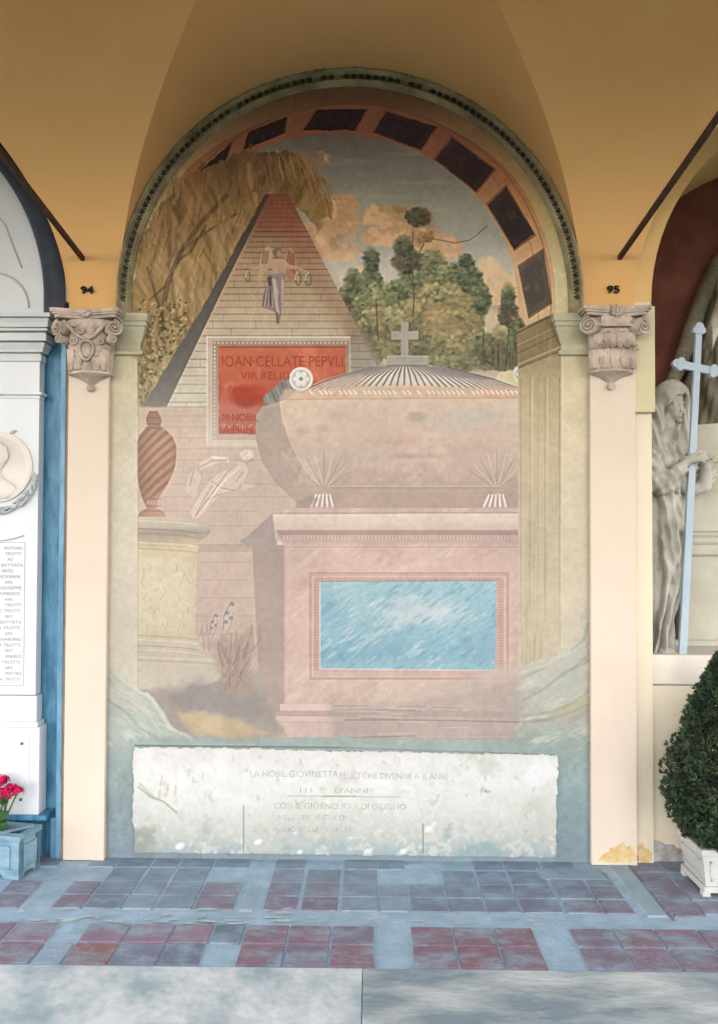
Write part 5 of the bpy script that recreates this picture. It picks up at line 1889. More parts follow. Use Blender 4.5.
def bust(X_, Y_, Z_):
    P = [(X_ - pc[0]), (Y_ + .012) * 2.2, (Z_ - pc[2])]
    d = sd_ell(P, (-.030, -.01, .040), (.070, .060, .082))
    d = smin(d, sd_ell(P, (-.076, -.01, .018), (.034, .044, .060)), .02)          # face
    d = smin(d, sd_ell(P, (-.108, -.01, .016), (.015, .02, .013)), .010)          # nose
    d = smin(d, sd_caps(P, (-.040, 0, -.01), (-.014, 0, -.09), .046, .060), .02)   # neck
    d = smin(d, sd_ell(P, (.015, 0, -.120), (.085, .05, .052)), .02)               # shoulder
    hair = sd_ell(P, (-.016, -.012, .062), (.078, .064, .075)) + .004 * np.sin(P[0] * 190 + P[2] * 120) * np.cos(P[2] * 160)
    d = smin(d, hair, .006)
    d = smin(d, sd_ell(P, (-.018, -.058, .022), (.012, .02, .020)), .004)          # ear
    return d * .6


prof_ = sdf_mesh('portrait_relief', bust, (pc[0] - .14, -.06, pc[2] - .17), (pc[0] + .12, .004, pc[2] + .15), .004, M_PORTRAIT, med)
rw = random.Random(3)
bm = bmesh.new()
for k in range(54):                                      # garland below the medallion
    t = -PI * .02 - PI * .55 * (k / 53)
    rr_ = r0 * (1.09 + rw.uniform(-.08, .10))
    c = Vector((pc[0] + rr_ * math.cos(t), -.012 - rw.uniform(0, .012), pc[2] - .028 + rr_ * math.sin(t)))
    a = t - PI / 2 + rw.uniform(-.9, .9)
    q = bmesh.ops.create_uvsphere(bm, u_segments=8, v_segments=6, radius=1)
    e1, e2 = Vector((math.cos(a), 0, math.sin(a))), Vector((-math.sin(a), 0, math.cos(a)))
    L_ = rw.uniform(.011, .019)
    for v in q['verts']:
        cc = v.co.copy()
        v.co = c + e1 * (cc.x * L_) + e2 * (cc.y * L_ * .45) + Vector((0, cc.z * .009, 0))
obj('garland', bm, M_GREYM, med, smooth=True)
bm = bmesh.new()
pts = [W(px, py, -.006) for px, py in ((-14, 431), (-4, 436), (4, 436.5), (9, 434), (14, 432), (16, 431), (13, 430.6), (10, 433))]
tube(bm, pts, [.004, .005, .004, .003, .006, .005, .004, .003], 8)
obj('ribbon', bm, M_GREYM, tomb, smooth=True)
bm = bmesh.new()
pts = [W(px, py, -.004) for px, py in ((-10, 541), (4, 540.5), (14, 538.6), (24, 535.5))]
tube(bm, pts, .003, 6)
obj('incised_flourish', bm, M_GREYM, tomb, smooth=True)
# columns of small names
bm = bmesh.new()
pl = [W(px, py, -.002) for px, py in ((-30, 542.5), (25, 542.5), (23.5, 685.5), (-30, 685.5))]
for i in range(4):
    tube(bm, [pl[i], pl[(i + 1) % 4]], .0014, 4)
obj('name_border', bm, M_GREYM, slab)
ROWS_ = ['ANTONIO', 'TROTTI', 'AD', 'BATTISTA', 'NATO', 'GIOVANNI', 'AN.', 'GIUSEPPE', 'DOMENICO', 'AN.', 'TROTTI', 'CARLO TROTTI', 'NAT', 'GIO BATTISTA', 'MARIA TROTTI', 'AN.', 'BERNARDINO', 'ROSA TROTTI', 'NAT', 'ANGELO', 'LUIGI TROTTI', 'AN.', 'MATTEO', 'ANNA TROTTI']
for k, s_ in enumerate(ROWS_):
    y_ = 549.5 + k * 5.7
    xr_ = 23 - (k * 7 % 3) * 1.6 if len(s_) > 4 else 13
    w_ = 3.5 * len(s_) * .78
    a_, b_ = W(xr_ - w_, y_, -.001), W(xr_, y_, -.001)
    add_text('cut_name', s_, .0225, ((a_[0] + b_[0]) / 2, -.001, a_[2]), M_LETTER, slab, .0003, width=float(b_[0] - a_[0]))
# ------------------------------------------------------------------ right bay: niche with a marble tomb, a veiled mourner and a tall cross
M_NICHE = material('dark_red_niche', lin(146, 92, 78), 0.9, dark=lin(112, 68, 58), scale=3.0, bump=0.15, bscale=40)
M_JAMB = material('pale_yellow_jamb', lin(236, 224, 200), 0.88, dark=lin(230, 216, 190), scale=2.0, bump=0.12, bscale=60)
M_LEDGE = material('cream_stone_ledge', lin(236, 228, 214), 0.8, dark=lin(226, 216, 202), scale=5, bump=0.1)
X_J = WX(652.3, 560, .005)
r_n = 1.085
xc_n = X_J + r_n
z_ledge = WZ(690, 655, .02)
z_low = WZ(690, 686, .02)
z_sp = Z_SPRING
bm = bmesh.new()
YN0, YN1 = 0.004, 0.72
x_out = 3.95
pts = [(PIER_R1, YN0, -.02), (PIER_R1, YN0, 4.2)]
# jamb and spandrels cut by the niche arch (front face, quads fan) plus the depth of the arch
n = 40
prev = None
for k in range(n + 1):
    t = PI - PI * k / n
    p = (xc_n + r_n * math.cos(t), z_sp + r_n * math.sin(t))
    if prev:
        for (y, fl_) in ((YN0, 0),):
            a = [bm.verts.new((prev[0], y, prev[1])), bm.verts.new((p[0], y, p[1])), bm.verts.new((p[0], y, 4.25)), bm.verts.new((prev[0], y, 4.25))]
            bm.faces.new(a)
        a = [bm.verts.new((prev[0], YN0, prev[1])), bm.verts.new((prev[0], YN1, prev[1])), bm.verts.new((p[0], YN1, p[1])), bm.verts.new((p[0], YN0, p[1]))]
        bm.faces.new(a)
    prev = p
a = [bm.verts.new(q) for q in ((PIER_R1 - .03, YN0, z_sp), (xc_n - r_n, YN0, z_sp), (xc_n - r_n, YN0, 4.25), (PIER_R1 - .03, YN0, 4.25))]
bm.faces.new(a)
box(bm, xc_n + r_n, x_out, YN0, YN1, -.02, 4.25)
bmesh.ops.recalc_face_normals(bm, faces=bm.faces)
M_OCHREL = material('light_ochre_limewash', lin(238, 200, 138), 0.92, dark=lin(232, 192, 128), scale=1.6, bump=.15, bscale=60)
struct('wall_far_right', bm, M_OCHREL)
bm = bmesh.new()
box(bm, PIER_R1 - .010, X_J, YN0, .058, -.02, WZ(640, 313))
box(bm, PIER_R1 - .010, X_J, YN0 + .004, .058, WZ(640, 313), z_sp)
struct('wall_jamb', bm, M_JAMB)
bm = bmesh.new()
box(bm, PIER_R1, x_out, YN1, YN1 + .1, -.02, 4.3)
struct('wall_niche', bm, M_NICHE)
bm = bmesh.new()
box(bm, X_J + .0, xc_n + r_n, .028, YN1 - .002, -.02, z_low)
struct('wall_below_niche', bm, M_JAMB)
bm = bmesh.new()
box(bm, X_J + .0, xc_n + r_n, .018, YN1 - .004, z_low + .008, z_ledge, bevel=.004)
box(bm, X_J + .0, xc_n + r_n, .050, YN1 - .006, z_low, z_low + .010)
struct('trim_8', bm, M_LEDGE, label='cream stone ledge under the statue')
# plain impost block beside the right capital
bm = bmesh.new()
box(bm, WX(611, 360, -.03), WX(655.2, 360, -.03), -.030, 0.004, WZ(640, 412, -.03), WZ(640, 306, -.03), bevel=.003)
struct('trim_9', bm, M_PALE, label='plain pale yellow block beside the right capital')
# crumbling patch at the foot of the pier
M_PATCH = material('yellow_crumbling_plaster', lin(226, 214, 170), 0.95, dark=lin(214, 174, 108), scale=16, bump=.5)
M_PATCH2 = material('orange_brick_spot', lin(206, 110, 80), 0.95, dark=lin(170, 96, 60), scale=20)
rp = random.Random(12)
patch = thing('plaster_patch', 'yellow crumbling plaster patch at the foot of the right pilaster', 'plaster patch', tuple(W(632, 857, -.033)))
for (nm, mt, ce, y_) in (('yellow_plaster', M_PATCH, [(612, 852, 9, 6), (620, 847, 10, 9), (628, 850, 7, 9), (605, 853, 5, 3)], -.0345), ('yellow_plaster', M_PATCH, [(641, 848, 7, 10), (647, 851, 5, 7)], .0015),
                         ('brick_spot', M_PATCH2, [(636.5, 852, 2.2, 4)], -.001)):
    bm = bmesh.new()
    for q_, (px, py, rx, ry) in enumerate(ce):
        ring, ring2 = [], []
        for k in range(14):
            t = 2 * PI * k / 14
            j = 1 + rp.uniform(-.25, .25)
            p = W(px + rx * j * math.cos(t), py + 6 + ry * j * math.sin(t), y_ - .0006 * q_)
            p[2] = max(p[2], .001)
            ring.append(bm.verts.new(p))
            ring2.append(bm.verts.new(Vector(p) + Vector((0, .006, 0))))
        bm.faces.new(ring)
        for k in range(14):
            bm.faces.new((ring[k], ring2[k], ring2[(k + 1) % 14], ring[(k + 1) % 14]))
    bmesh.ops.recalc_face_normals(bm, faces=bm.faces)
    obj(nm, bm, mt, patch)
# bare strip at the foot of the wall below the niche
M_BARE = material('bare_damp_masonry', lin(150, 134, 118), 0.95, dark=lin(196, 200, 204), scale=14, bump=.5)
bm = bmesh.new()
up, lo_ = [], []
for k in range(49):
    px = 653.5 + 75 * k / 48
    h_ = 15 + 3.0 * math.sin(k * .21 + 1) + 1.2 * math.sin(k * .63) + rp.uniform(-.6, .6)
    p = W(px, 855.5, .0225)
    up.append((p[0], .0225, .005 + h_ / 193))
    lo_.append((p[0], .0225, .0))
prism(bm, lo_ + up[::-1], (0, .01, 0))
struct('trim_10', bm, M_BARE, label='bare damp strip of masonry at the foot of the niche wall')

# ---- marble tomb behind the mourner
M_TOMB = material('aged_cream_marble', lin(206, 202, 188), 0.7, dark=lin(186, 182, 164), scale=4, bump=.15)
M_SCULPT = material('weathered_statue_marble', lin(206, 202, 192), 0.65, dark=lin(160, 158, 146), scale=7, bump=.12, bscale=50, lo=.34, hi=.6)
M_OLIVE = material('olive_grey_marble', lin(150, 146, 126), 0.8, dark=lin(104, 100, 84), scale=6, bump=.2)  # darker olive tone than the other sculpture
YT = .345
tz = lambda py: WZ(700, py, YT)
chest = thing('marble_tomb_chest', 'cream marble tomb chest with moulded top behind the tall cross', 'tomb', (2.4, .45, z_ledge))
xa_t = WX(676, 600, YT)
bm = bmesh.new()
box(bm, xa_t + .035, 3.55, YT + .03, YT + .09, z_ledge, tz(556), bevel=.003)
obj('body', bm, M_TOMB, chest)
bm = bmesh.new()
b_ = [(0.0, tz(556)), (.010, tz(554)), (.010, tz(545)), (.022, tz(543)), (.026, tz(541)), (.016, tz(538)), (.030, tz(535)), (.030, tz(533)), (0.0, tz(531))]
profile_run(bm, b_, xa_t + .03, 3.55, YT + .02, True, False, depth_back=.07)
obj('moulding', bm, M_TOMB, chest)
bm = bmesh.new()
box(bm, xa_t + .02, 3.55, YT + .015, YT + .09, tz(531), tz(462), bevel=.003)
obj('upper_slab', bm, M_TOMB, chest)
bm = bmesh.new()
top = [(xa_t - .02, YT, tz(462)), (3.55, YT, tz(462)), (3.55, YT, tz(405)), (xa_t + .10, YT, tz(425)), (xa_t - .02, YT, tz(447))]
prism(bm, top, (0, .085, 0))
obj('sloping_lid', bm, M_TOMB, chest)
bm = bmesh.new()
box(bm, xa_t - .01, 3.55, YT - .002, YT + .10, z_ledge, z_ledge + .035, bevel=.006)
obj('base', bm, M_TOMB, chest)

# ---- veiled woman (marble), head bowed to the right, hands on the shaft of the cross
SY = .20


def q3(px, py, dy=0.0):
    return tuple(float(c) for c in W(px, py, SY + dy))


PXM = 1 / 187.0                                          # metres per photo pixel at the statue
foot_z = z_ledge
woman = thing('mourner_statue', 'pale marble statue of a veiled woman bowing her head behind the tall cross', 'statue', (q3(664, 655)[0], SY, z_ledge))
rotf = Matrix.Rotation(math.radians(18), 3, 'Y')


def qh(px, py, dy=0.0):
    return q3(px - 5.0, py - 3.5, dy)


def body(X_, Y_, Z_):
    P = [X_, Y_, Z_]
    c = qh(679, 408, -.035)
    d = sd_ell(P, qh(677, 403, -.02), (.052, .066, .074))                       # skull
    d = smin(d, sd_ell(P, qh(681.5, 413, -.045), (.034, .042, .052)), .02)       # face
    d = smin(d, sd_ell(P, qh(684.5, 424, -.058), (.014, .016, .012)), .012)      # chin
    d = smin(d, sd_caps(P, qh(684.5, 405, -.086), qh(687.5, 414, -.096), .0065, .0085), .006)   # nose
    d = smin(d, sd_ell(P, qh(686.0, 419.5, -.083), (.012, .008, .0045)), .004)   # lips
    d = smin(d, sd_ell(P, qh(685.5, 422, -.080), (.010, .008, .004)), .004)
    for s in (-1, 1):                                                            # brows and eye hollows
        e = qh(683.5 + s * 3.4, 407.5, -.082 - (.006 if s < 0 else -.006))
        d = np.maximum(d, -(sd_ell(P, e, (.010, .012, .006))))
        d = smin(d, sd_ell(P, (e[0], e[1] + .010, e[2] - .001), (.0085, .008, .0055)), .002)
        d = smin(d, sd_caps(P, (e[0] - .012, e[1] + .004, e[2] + .011), (e[0] + .012, e[1] + .002, e[2] + .010), .005, .005), .006)
    d = smin(d, sd_caps(P, qh(674, 420, .0), qh(668, 446, .01), .036, .050), .02)   # neck
    d = smin(d, sd_ell(P, qh(662, 466, .03), (.11, .085, .10)), .04)               # chest
    # forearms and hands meeting on the shaft
    d = smin(d, chain(P, [q3(659, 484, -.07), q3(674, 474, -.125), q3(687, 461, -.160)], [.042, .032, .022], .01), .02)
    w = np.array(q3(688, 460.5, -.168))
    d = smin(d, sd_ell(P, tuple(w + (.022, -.002, .010)), (.034, .017, .022)), .012)   # palm
    for k, (dz, L) in enumerate(((.022, .062), (.010, .072), (-.002, .068), (-.013, .054))):
        a = w + (.038, -.006, .012 + dz * .9)
        b = a + (L * .55, -.012, .010 - .004 * k)
        c2 = b + (L * .42, .014, -.012)
        d = smin(d, chain(P, [tuple(a), tuple(b), tuple(c2)], [.0090, .0082, .0064], .004), .004)
    a = w + (.020, -.010, .024)
    d = smin(d, chain(P, [tuple(a), tuple(a + (.026, -.016, .018)), tuple(a + (.046, -.010, .016))], [.0105, .0095, .007], .004), .005)   # thumb
    # far hand behind the shaft
    d = smin(d, chain(P, [q3(662, 470, .05), q3(690, 490, .06), q3(704, 486, .03), q3(706, 470, -.02), q3(704, 458, -.05)], [.05, .042, .036, .030, .022], .01), .01)
    for k in range(4):
        a = np.array(q3(702 + k * 3.0, 456 + k * .8, -.06))
        d = smin(d, chain(P, [tuple(a), tuple(a + (.010, -.024, .004)), tuple(a + (-.010, -.040, -.006))], [.0095, .0085, .0065], .004), .004)
    d = smin(d, chain(P, [q3(660, 480, .03), q3(661, 560, .0), q3(663, 648, -.03)], [.06, .055, .035], .02), .02)   # leg inside the robe
    # foot under the hem
    for k in range(5):
        a = np.array(q3(660 + k * 3.2, 652.6, -.10))
        d = np.minimum(d, sd_caps(P, tuple(a), tuple(a + (.006, -.040 + .006 * abs(k - 1), -.002)), .011, .009))
    d = smin(d, sd_ell(P, q3(664, 650, -.06), (.046, .07, .028)), .012)
    return d * .8


blk_lo, blk_hi = q3(636, 660, -.20), q3(724, 366, .22)
body_o = sdf_mesh('body', body, (blk_lo[0], SY - .20, z_ledge - .004), (blk_hi[0], SY + .16, q3(670, 366)[2]), .0046, M_SCULPT, woman)


def robe(X_, Y_, Z_):
    P = [X_, Y_, Z_]
    pts = [(658, 452, .03), (659, 490, .02), (662, 530, .01), (660, 580, .0), (655, 620, .0), (653, 652, .0)]
    rx = [.112, .112, .105, .092, .070, .078]
    ry = [.085, .095, .105, .105, .100, .105]
    zs = np.array([q3(a, b)[2] for a, b, _ in pts])[::-1]
    cx = np.interp(Z_, zs, np.array([q3(a, b)[0] for a, b, _ in pts])[::-1])
    cy = np.interp(Z_, zs, np.array([SY + c for _, _, c in pts])[::-1])
    ax_, ay_ = np.interp(Z_, zs, np.array(rx)[::-1]), np.interp(Z_, zs, np.array(ry)[::-1])
    u, v = (X_ - cx) / ax_, (Y_ - cy) / ay_
    th = np.arctan2(u, -v)
    rho = np.sqrt(u * u + v * v)
    drop = np.clip((zs[-1] - Z_) / (zs[-1] - zs[0]), 0, 1)
    fold = np.sin(th * 9 + 5.0 * drop + 1.6 * np.sin(drop * 7 + th * 2))
    fold = np.sign(fold) * np.abs(fold) ** .7
    fold2 = np.sin(th * 17 - 7 * drop + 2 * np.sin(drop * 11))
    d = (rho - 1) * np.minimum(ax_, ay_) - (.005 + .017 * np.clip(drop * 1.6, 0, 1)) * fold - .005 * fold2 * drop
    d = np.maximum(d, Z_ - zs[-1] - .02)
    d = np.maximum(d, zs[0] - Z_)
    # cloak over-fold: hangs from the arm to the knee with a scalloped hem
    kx = [(667, 488, -.075), (671, 520, -.085), (671, 556, -.085), (668, 592, -.075)]
    cl = chain(P, [q3(*k) for k in kx], [.048, .050, .042, .022], .02)
    cl = cl - .010 * np.sin((X_ - q3(668, 500)[0]) * 150 + (Z_ - zs[0]) * 22) - .006 * np.sin((Z_ - zs[0]) * 60 + X_ * 90)
    d = smin(d, cl, .02)
    # near sleeve, gathered at the elbow
    sl_ = chain(P, [q3(652, 462, -.04), q3(655, 482, -.075), q3(668, 485, -.115), q3(679, 471, -.140)], [.074, .066, .054, .040], .02)
    sl_ = sl_ - .0085 * np.sin((X_ + Z_ * .55) * 130) - .005 * np.sin((Z_ - X_ * .6) * 120)
    d = smin(d, sl_, .012)
    # far sleeve, hanging open behind the shaft
    fs = chain(P, [q3(706, 462, .02), q3(707, 474, .03), q3(700, 490, .03)], [.036, .046, .020], .02) - .005 * np.sin((X_ * .7 - Z_) * 170)
    d = smin(d, fs, .01)
    return d * .6


robe_o = sdf_mesh('robe', robe, (q3(628, 600)[0], SY - .22, z_ledge - .004), (q3(722, 600)[0], SY + .2, q3(670, 440)[2]), .0048, M_SCULPT, woman)


def veil(X_, Y_, Z_):
    P = [X_, Y_, Z_]
    hc = q3(672, 398, -.015)
    o = sd_ell(P, hc, (.078, .092, .098))
    o = smin(o, chain(P, [q3(668, 398, .02), q3(660, 430, .035), q3(655, 462, .04)], [.080, .100, .118], .03), .04)
    o = smin(o, chain(P, [q3(679, 394, .0), q3(684, 424, .02), q3(682, 450, .02)], [.050, .036, .040], .02), .02)
    o = smin(o, sd_ell(P, q3(664, 462, -.01), (.110, .105, .060)), .03)
    ang = np.arctan2(X_ - hc[0], Z_ - hc[2] + .4)
    fold = np.sin((X_ - hc[0]) * 95 + (Z_ - hc[2]) * 30) * np.clip((hc[2] + .06 - Z_) / .12, 0, 1)
    o = o - .0085 * fold - .0045 * np.sin((X_ - hc[0]) * 210 + (Z_ - hc[2]) * 40) * np.clip((hc[2] + .03 - Z_) / .1, 0, 1)
    # opening in front of the face and throat
    op = chain(P, [q3(681, 397.5, -.13), q3(678, 409, -.12), q3(670, 436, -.105)], [.034, .050, .040], .02)
    shell = np.maximum(o, -(o + .012))
    hollow = chain(P, [q3(678, 399, -.06), q3(676, 409, -.05), q3(669, 436, -.05)], [.046, .054, .046], .02)
    d = np.maximum(o, -op)
    d = np.maximum(d, -hollow)
    return d * .7


veil_o = sdf_mesh('veil', veil, (q3(628, 420)[0], SY - .2, q3(670, 484)[2]), (q3(706, 420)[0], SY + .18, q3(670, 364)[2]), .0042, M_SCULPT, woman)

# ---- tall cross leaning in front of the statue
M_CROSS = material('pale_blue_white_marble', lin(186, 202, 214), 0.5, dark=lin(172, 190, 204), scale=5)
c_b, c_t = Vector(W(682.3, 655, .085)), Vector(W(698.3, 331, .070))
cross = thing('tall_cross', 'pale bluish marble cross with trefoil ends standing before the veiled statue', 'cross', c_b)
u = (c_t - c_b).normalized()
sx = Vector((u.z, 0, -u.x)).normalized()
ny = u.cross(sx).normalized()
L_ = (c_t - c_b).length


def lobed(bm, c, e1, e2, r, th):
    for (a, b, q) in ((.9, 0, 1), (0, .72, .82), (0, -.72, .82), (0, 0, .9)):
        p = c + e1 * (a * r) + e2 * (b * r)
        th += .0007
        ring = [p + e1 * (math.cos(t) * r * q) + e2 * (math.sin(t) * r * q) for t in np.linspace(0, 2 * PI, 19)[:-1]]
        prism(bm, [tuple(w - ny * th) for w in ring], tuple(ny * (2 * th)))


bm = bmesh.new()
hw_ = .0185
prism(bm, [tuple(c_b - sx * hw_ * 1.05 - ny * .012), tuple(c_b + sx * hw_ * 1.05 - ny * .012), tuple(c_t + sx * hw_ * .85 - ny * .012), tuple(c_t - sx * hw_ * .85 - ny * .012)], tuple(ny * .024))
lobed(bm, c_t, u, sx, .0225, .015)
obj('shaft', bm, M_CROSS, cross, angle=40)
pa_ = Vector(W(680, 364.5, .071))
pb_ = Vector(W(718, 372.5, .071))
e_ = (pb_ - pa_).normalized()
mid_ = c_b + u * ((pa_ - c_b).dot(u) + .0)
bm = bmesh.new()
armL = (pa_ - (c_b + u * (pa_ - c_b).dot(u))).length
ctr = pa_ + e_ * armL
f_ = Vector((-e_.z, 0, e_.x))
for s in (-1, 1):
    p0, p1 = ctr + e_ * (s * .0), ctr + e_ * (s * armL)
    prism(bm, [tuple(p0 - f_ * .020 - ny * .0115), tuple(p1 - f_ * .020 - ny * .0115), tuple(p1 + f_ * .020 - ny * .0115), tuple(p0 + f_ * .020 - ny * .0115)], tuple(ny * .023))
    lobed(bm, p1, e_ * s, f_, .0225, .0145)
obj('cross_arm', bm, M_CROSS, cross, angle=40)

# ---- large winged figure at the back of the niche (only its wing and drapery reach into the picture)
angel = thing('winged_statue', 'olive grey marble winged figure at the back of the dark red niche', 'statue', (2.05, .55, tz(405)))
AYP = .60
g3 = lambda px, py, dy=0.0: tuple(float(c) for c in W(px, py, AYP + dy))


def wing(X_, Y_, Z_):
    P = [X_, Y_, Z_]
    spine = [g3(740, 238), g3(722, 262), g3(706, 292), g3(692, 330), g3(680, 366), g3(664, 398), g3(652, 426)]
    d = chain(P, spine, [.05, .052, .050, .046, .042, .032, .020], .01)
    for k in range(6):
        o = 7.5 + k * 7.0
        pts = [g3(744 + o * .4, 252 + o * .6, -.01 * k), g3(716 + o, 292 + o * .35, -.012 * k), g3(697 + o * .9, 350 + o * .25, -.012 * k), g3(676 + o * .8, 396 + o * .2, -.010 * k), g3(664 + o * .9, 424 + o * .1, 0)]
        e = chain(P, pts, [.026, .030, .030, .026, .014], .01)
        d = np.minimum(smin(d, e, .006), d)
    d = d - .004 * np.sin((X_ * .8 + Z_) * 190)
    return d * .75


sdf_mesh('wing', wing, (g3(645, 300)[0], AYP - .2, g3(700, 432)[2]), (g3(790, 300)[0], AYP + .1, g3(700, 225)[2]), .006, M_OLIVE, angel)


def drap(X_, Y_, Z_):
    P = [X_, Y_, Z_]
    d = chain(P, [g3(726, 280, -.03), g3(722, 330, -.04), g3(716, 390, -.05), g3(712, 428, -.05)], [.06, .085, .095, .10], .03)
    th = np.arctan2(X_ - g3(718, 350)[0], -(Y_ - AYP))
    d = d - .010 * np.sin(th * 10 + Z_ * 16) - .004 * np.sin(th * 23 - Z_ * 30)
    return d * .6


sdf_mesh('robe', drap, (g3(680, 300)[0], AYP - .26, g3(700, 446)[2]), (g3(765, 300)[0], AYP + .1, g3(700, 262)[2]), .006, M_OLIVE, angel)


def arm(X_, Y_, Z_):
    P = [X_, Y_, Z_]
    d = chain(P, [g3(728, 292, -.20), g3(712, 332, -.24), g3(707, 352, -.26)], [.042, .034, .022], .01)
    h_ = np.array(g3(706, 358, -.26))
    d = smin(d, sd_ell(P, tuple(h_), (.022, .016, .030)), .012)
    for k in range(4):
        a = h_ + ((k - 1.5) * .011, -.004, -.022)
        d = smin(d, chain(P, [tuple(a), tuple(a + (-.002, -.012, -.028)), tuple(a + (-.002, .004, -.048 + .006 * abs(k - 1)))], [.0085, .008, .006], .004), .004)
    a = h_ + (-.018, -.006, .0)
    d = smin(d, chain(P, [tuple(a), tuple(a + (-.014, -.010, -.020)), tuple(a + (-.012, -.008, -.036))], [.009, .008, .006], .004), .004)
    return d * .85


sdf_mesh('arm', arm, (g3(690, 300)[0], AYP - .36, g3(700, 385)[2]), (g3(750, 300)[0], AYP - .1, g3(700, 278)[2]), .005, M_SCULPT, angel)
# ------------------------------------------------------------------ planters and plants
M_STONEBOX = material('blue_grey_weathered_stone', lin(146, 176, 192), 0.7, dark=lin(104, 140, 164), scale=7, bump=.25, bscale=30, stretch=(1, 1, 2.4), lo=.3, hi=.66)
M_SOIL = material('dark_soil', lin(52, 56, 62), 0.95, dark=lin(36, 38, 42), scale=30, bump=.6)
M_GERLEAF = material('geranium_leaf', lin(58, 104, 52), 0.6, dark=lin(34, 70, 34), scale=20)
M_GERPETAL = material('magenta_petal', lin(214, 20, 92), 0.55, dark=lin(180, 8, 66), scale=40)
M_STEM = material('green_stem', lin(80, 110, 56), 0.7)

# stone trough at the left
f0, f1 = G(18.4, 880.5), G(44, 867)
fx = Vector((f1[0] - f0[0], f1[1] - f0[1], 0))
depth = .155
ev = Vector((math.sin(.23), math.cos(.23), 0))
eu = Vector((-ev.y, ev.x, 0))                            # to the left along the front
eu = eu if eu.x < 0 else -eu
d_f = (Vector(f0) - CAM).dot((CROT.to_3x3() @ Vector((0, 0, -1))))
hgt = float(W(18.4, 838, f0[1])[2])
wid = .38
o0 = Vector((f0[0], f0[1], 0))
tr = thing('stone_trough', 'blue grey stone flower trough at the foot of the white tomb', 'planter', tuple(o0 + eu * .3 + ev * .1))
L2 = lambda a, b, c: o0 + eu * a + ev * b + Vector((0, 0, c))


def obox(bm, a0, a1, b0, b1, c0, c1, bevel=0.0):
    vs = box(bm, 0, 1, 0, 1, 0, 1)
    es = list({e for v in vs for e in v.link_edges})
    for v in vs:
        v.co = L2(a0 + (a1 - a0) * v.co.x, b0 + (b1 - b0) * v.co.y, c0 + (c1 - c0) * v.co.z)
    if bevel:
        bmesh.ops.bevel(bm, geom=es, offset=bevel, segments=2, affect='EDGES')


bm = bmesh.new()
t_ = .035
fz = .022


def side_panel(bm, p, q, nrm, w):
    """one wall of the trough from p to q with a low arched cut-out between two feet"""
    L = (q - p).length
    d_ = (q - p).normalized()
    pts = [(0, 0), (w * .22, 0), (w * .26, fz * .8), (w * .34, fz)]
    pts += [(w * .66, fz), (w * .74, fz * .8), (w * .78, 0), (w, 0), (w, hgt), (0, hgt)]
    prism(bm, [tuple(p + d_ * (a * L / w) + Vector((0, 0, b))) for a, b in pts], tuple(nrm * t_))


side_panel(bm, L2(0, 0, 0), L2(wid, 0, 0), ev, wid)
side_panel(bm, L2(0, depth, 0), L2(wid, depth, 0), -ev, wid)
side_panel(bm, L2(0, 0.002, 0), L2(0, depth - .002, 0), eu, depth)
side_panel(bm, L2(wid, 0.002, 0), L2(wid, depth - .002, 0), -eu, depth)
obox(bm, t_ * .8, wid - t_ * .8, t_ * .8, depth - t_ * .8, fz + .004, fz + .03)
bmesh.ops.recalc_face_normals(bm, faces=bm.faces)
tbox = obj('box', bm, M_STONEBOX, tr)
bm = bmesh.new()
obox(bm, -.004, wid + .004, -.004, .030, hgt - .016, hgt + .002, .003)
obox(bm, -.004, wid + .004, depth - .030, depth + .004, hgt - .016, hgt + .002, .003)
obox(bm, -.004, .028, .02, depth - .02, hgt - .016, hgt + .001, .003)
obox(bm, wid - .028, wid + .004, .02, depth - .02, hgt - .016, hgt + .001, .003)
obj('rim', bm, M_STONEBOX, tr)
for (a0, a1, b0, b1) in ((.05, wid - .05, -.006, .002),):
    bm = bmesh.new()
    obox(bm, a0, a1, b0, b1, .05, hgt - .045, .003)
    obj('front_panel', bm, M_STONEBOX, tbox)
bm = bmesh.new()
for (a, b) in ((0.02, 0.02), (0.02, depth - .045)):
    pass
obox(bm, -.006, .002, .035, depth - .035, .05, hgt - .045, .003)
obj('side_panel', bm, M_STONEBOX, tbox)
bm = bmesh.new()
obox(bm, t_ * .9, wid - t_ * .9, t_ * .9, depth - t_ * .9, fz + .03, hgt - .030)
obj('soil', bm, M_SOIL, tr)
# a loose strip of stone lying across the rim
bm = bmesh.new()
cA, cB = L2(.035, .150, hgt + .0025), L2(.120, .020, hgt + .0025)
dd = (cB - cA).normalized()
nn_ = Vector((-dd.y, dd.x, 0)) * .014
prism(bm, [tuple(cA - nn_), tuple(cB - nn_), tuple(cB + nn_), tuple(cA + nn_)], (0, 0, .008))
sl_o = obj('stone_strip', bm, M_STONEBOX)
tag(sl_o, 'narrow strip of grey stone lying across the rim of the trough', 'stone strip')

# geranium with two magenta heads
rg = random.Random(21)
ger = thing('geranium', 'magenta geranium growing from the stone trough', 'flower', tuple(L2(.16, .11, hgt - .03)))
Yg_ = float(L2(.14, .11, 0)[1])
root_ = L2(.17, .11, hgt - .03)
heads = [((0, 781), .034), ((3.5, 793), .038), ((11, 788), .020), ((17.5, 791.5), .022), ((-10, 786), .04)]


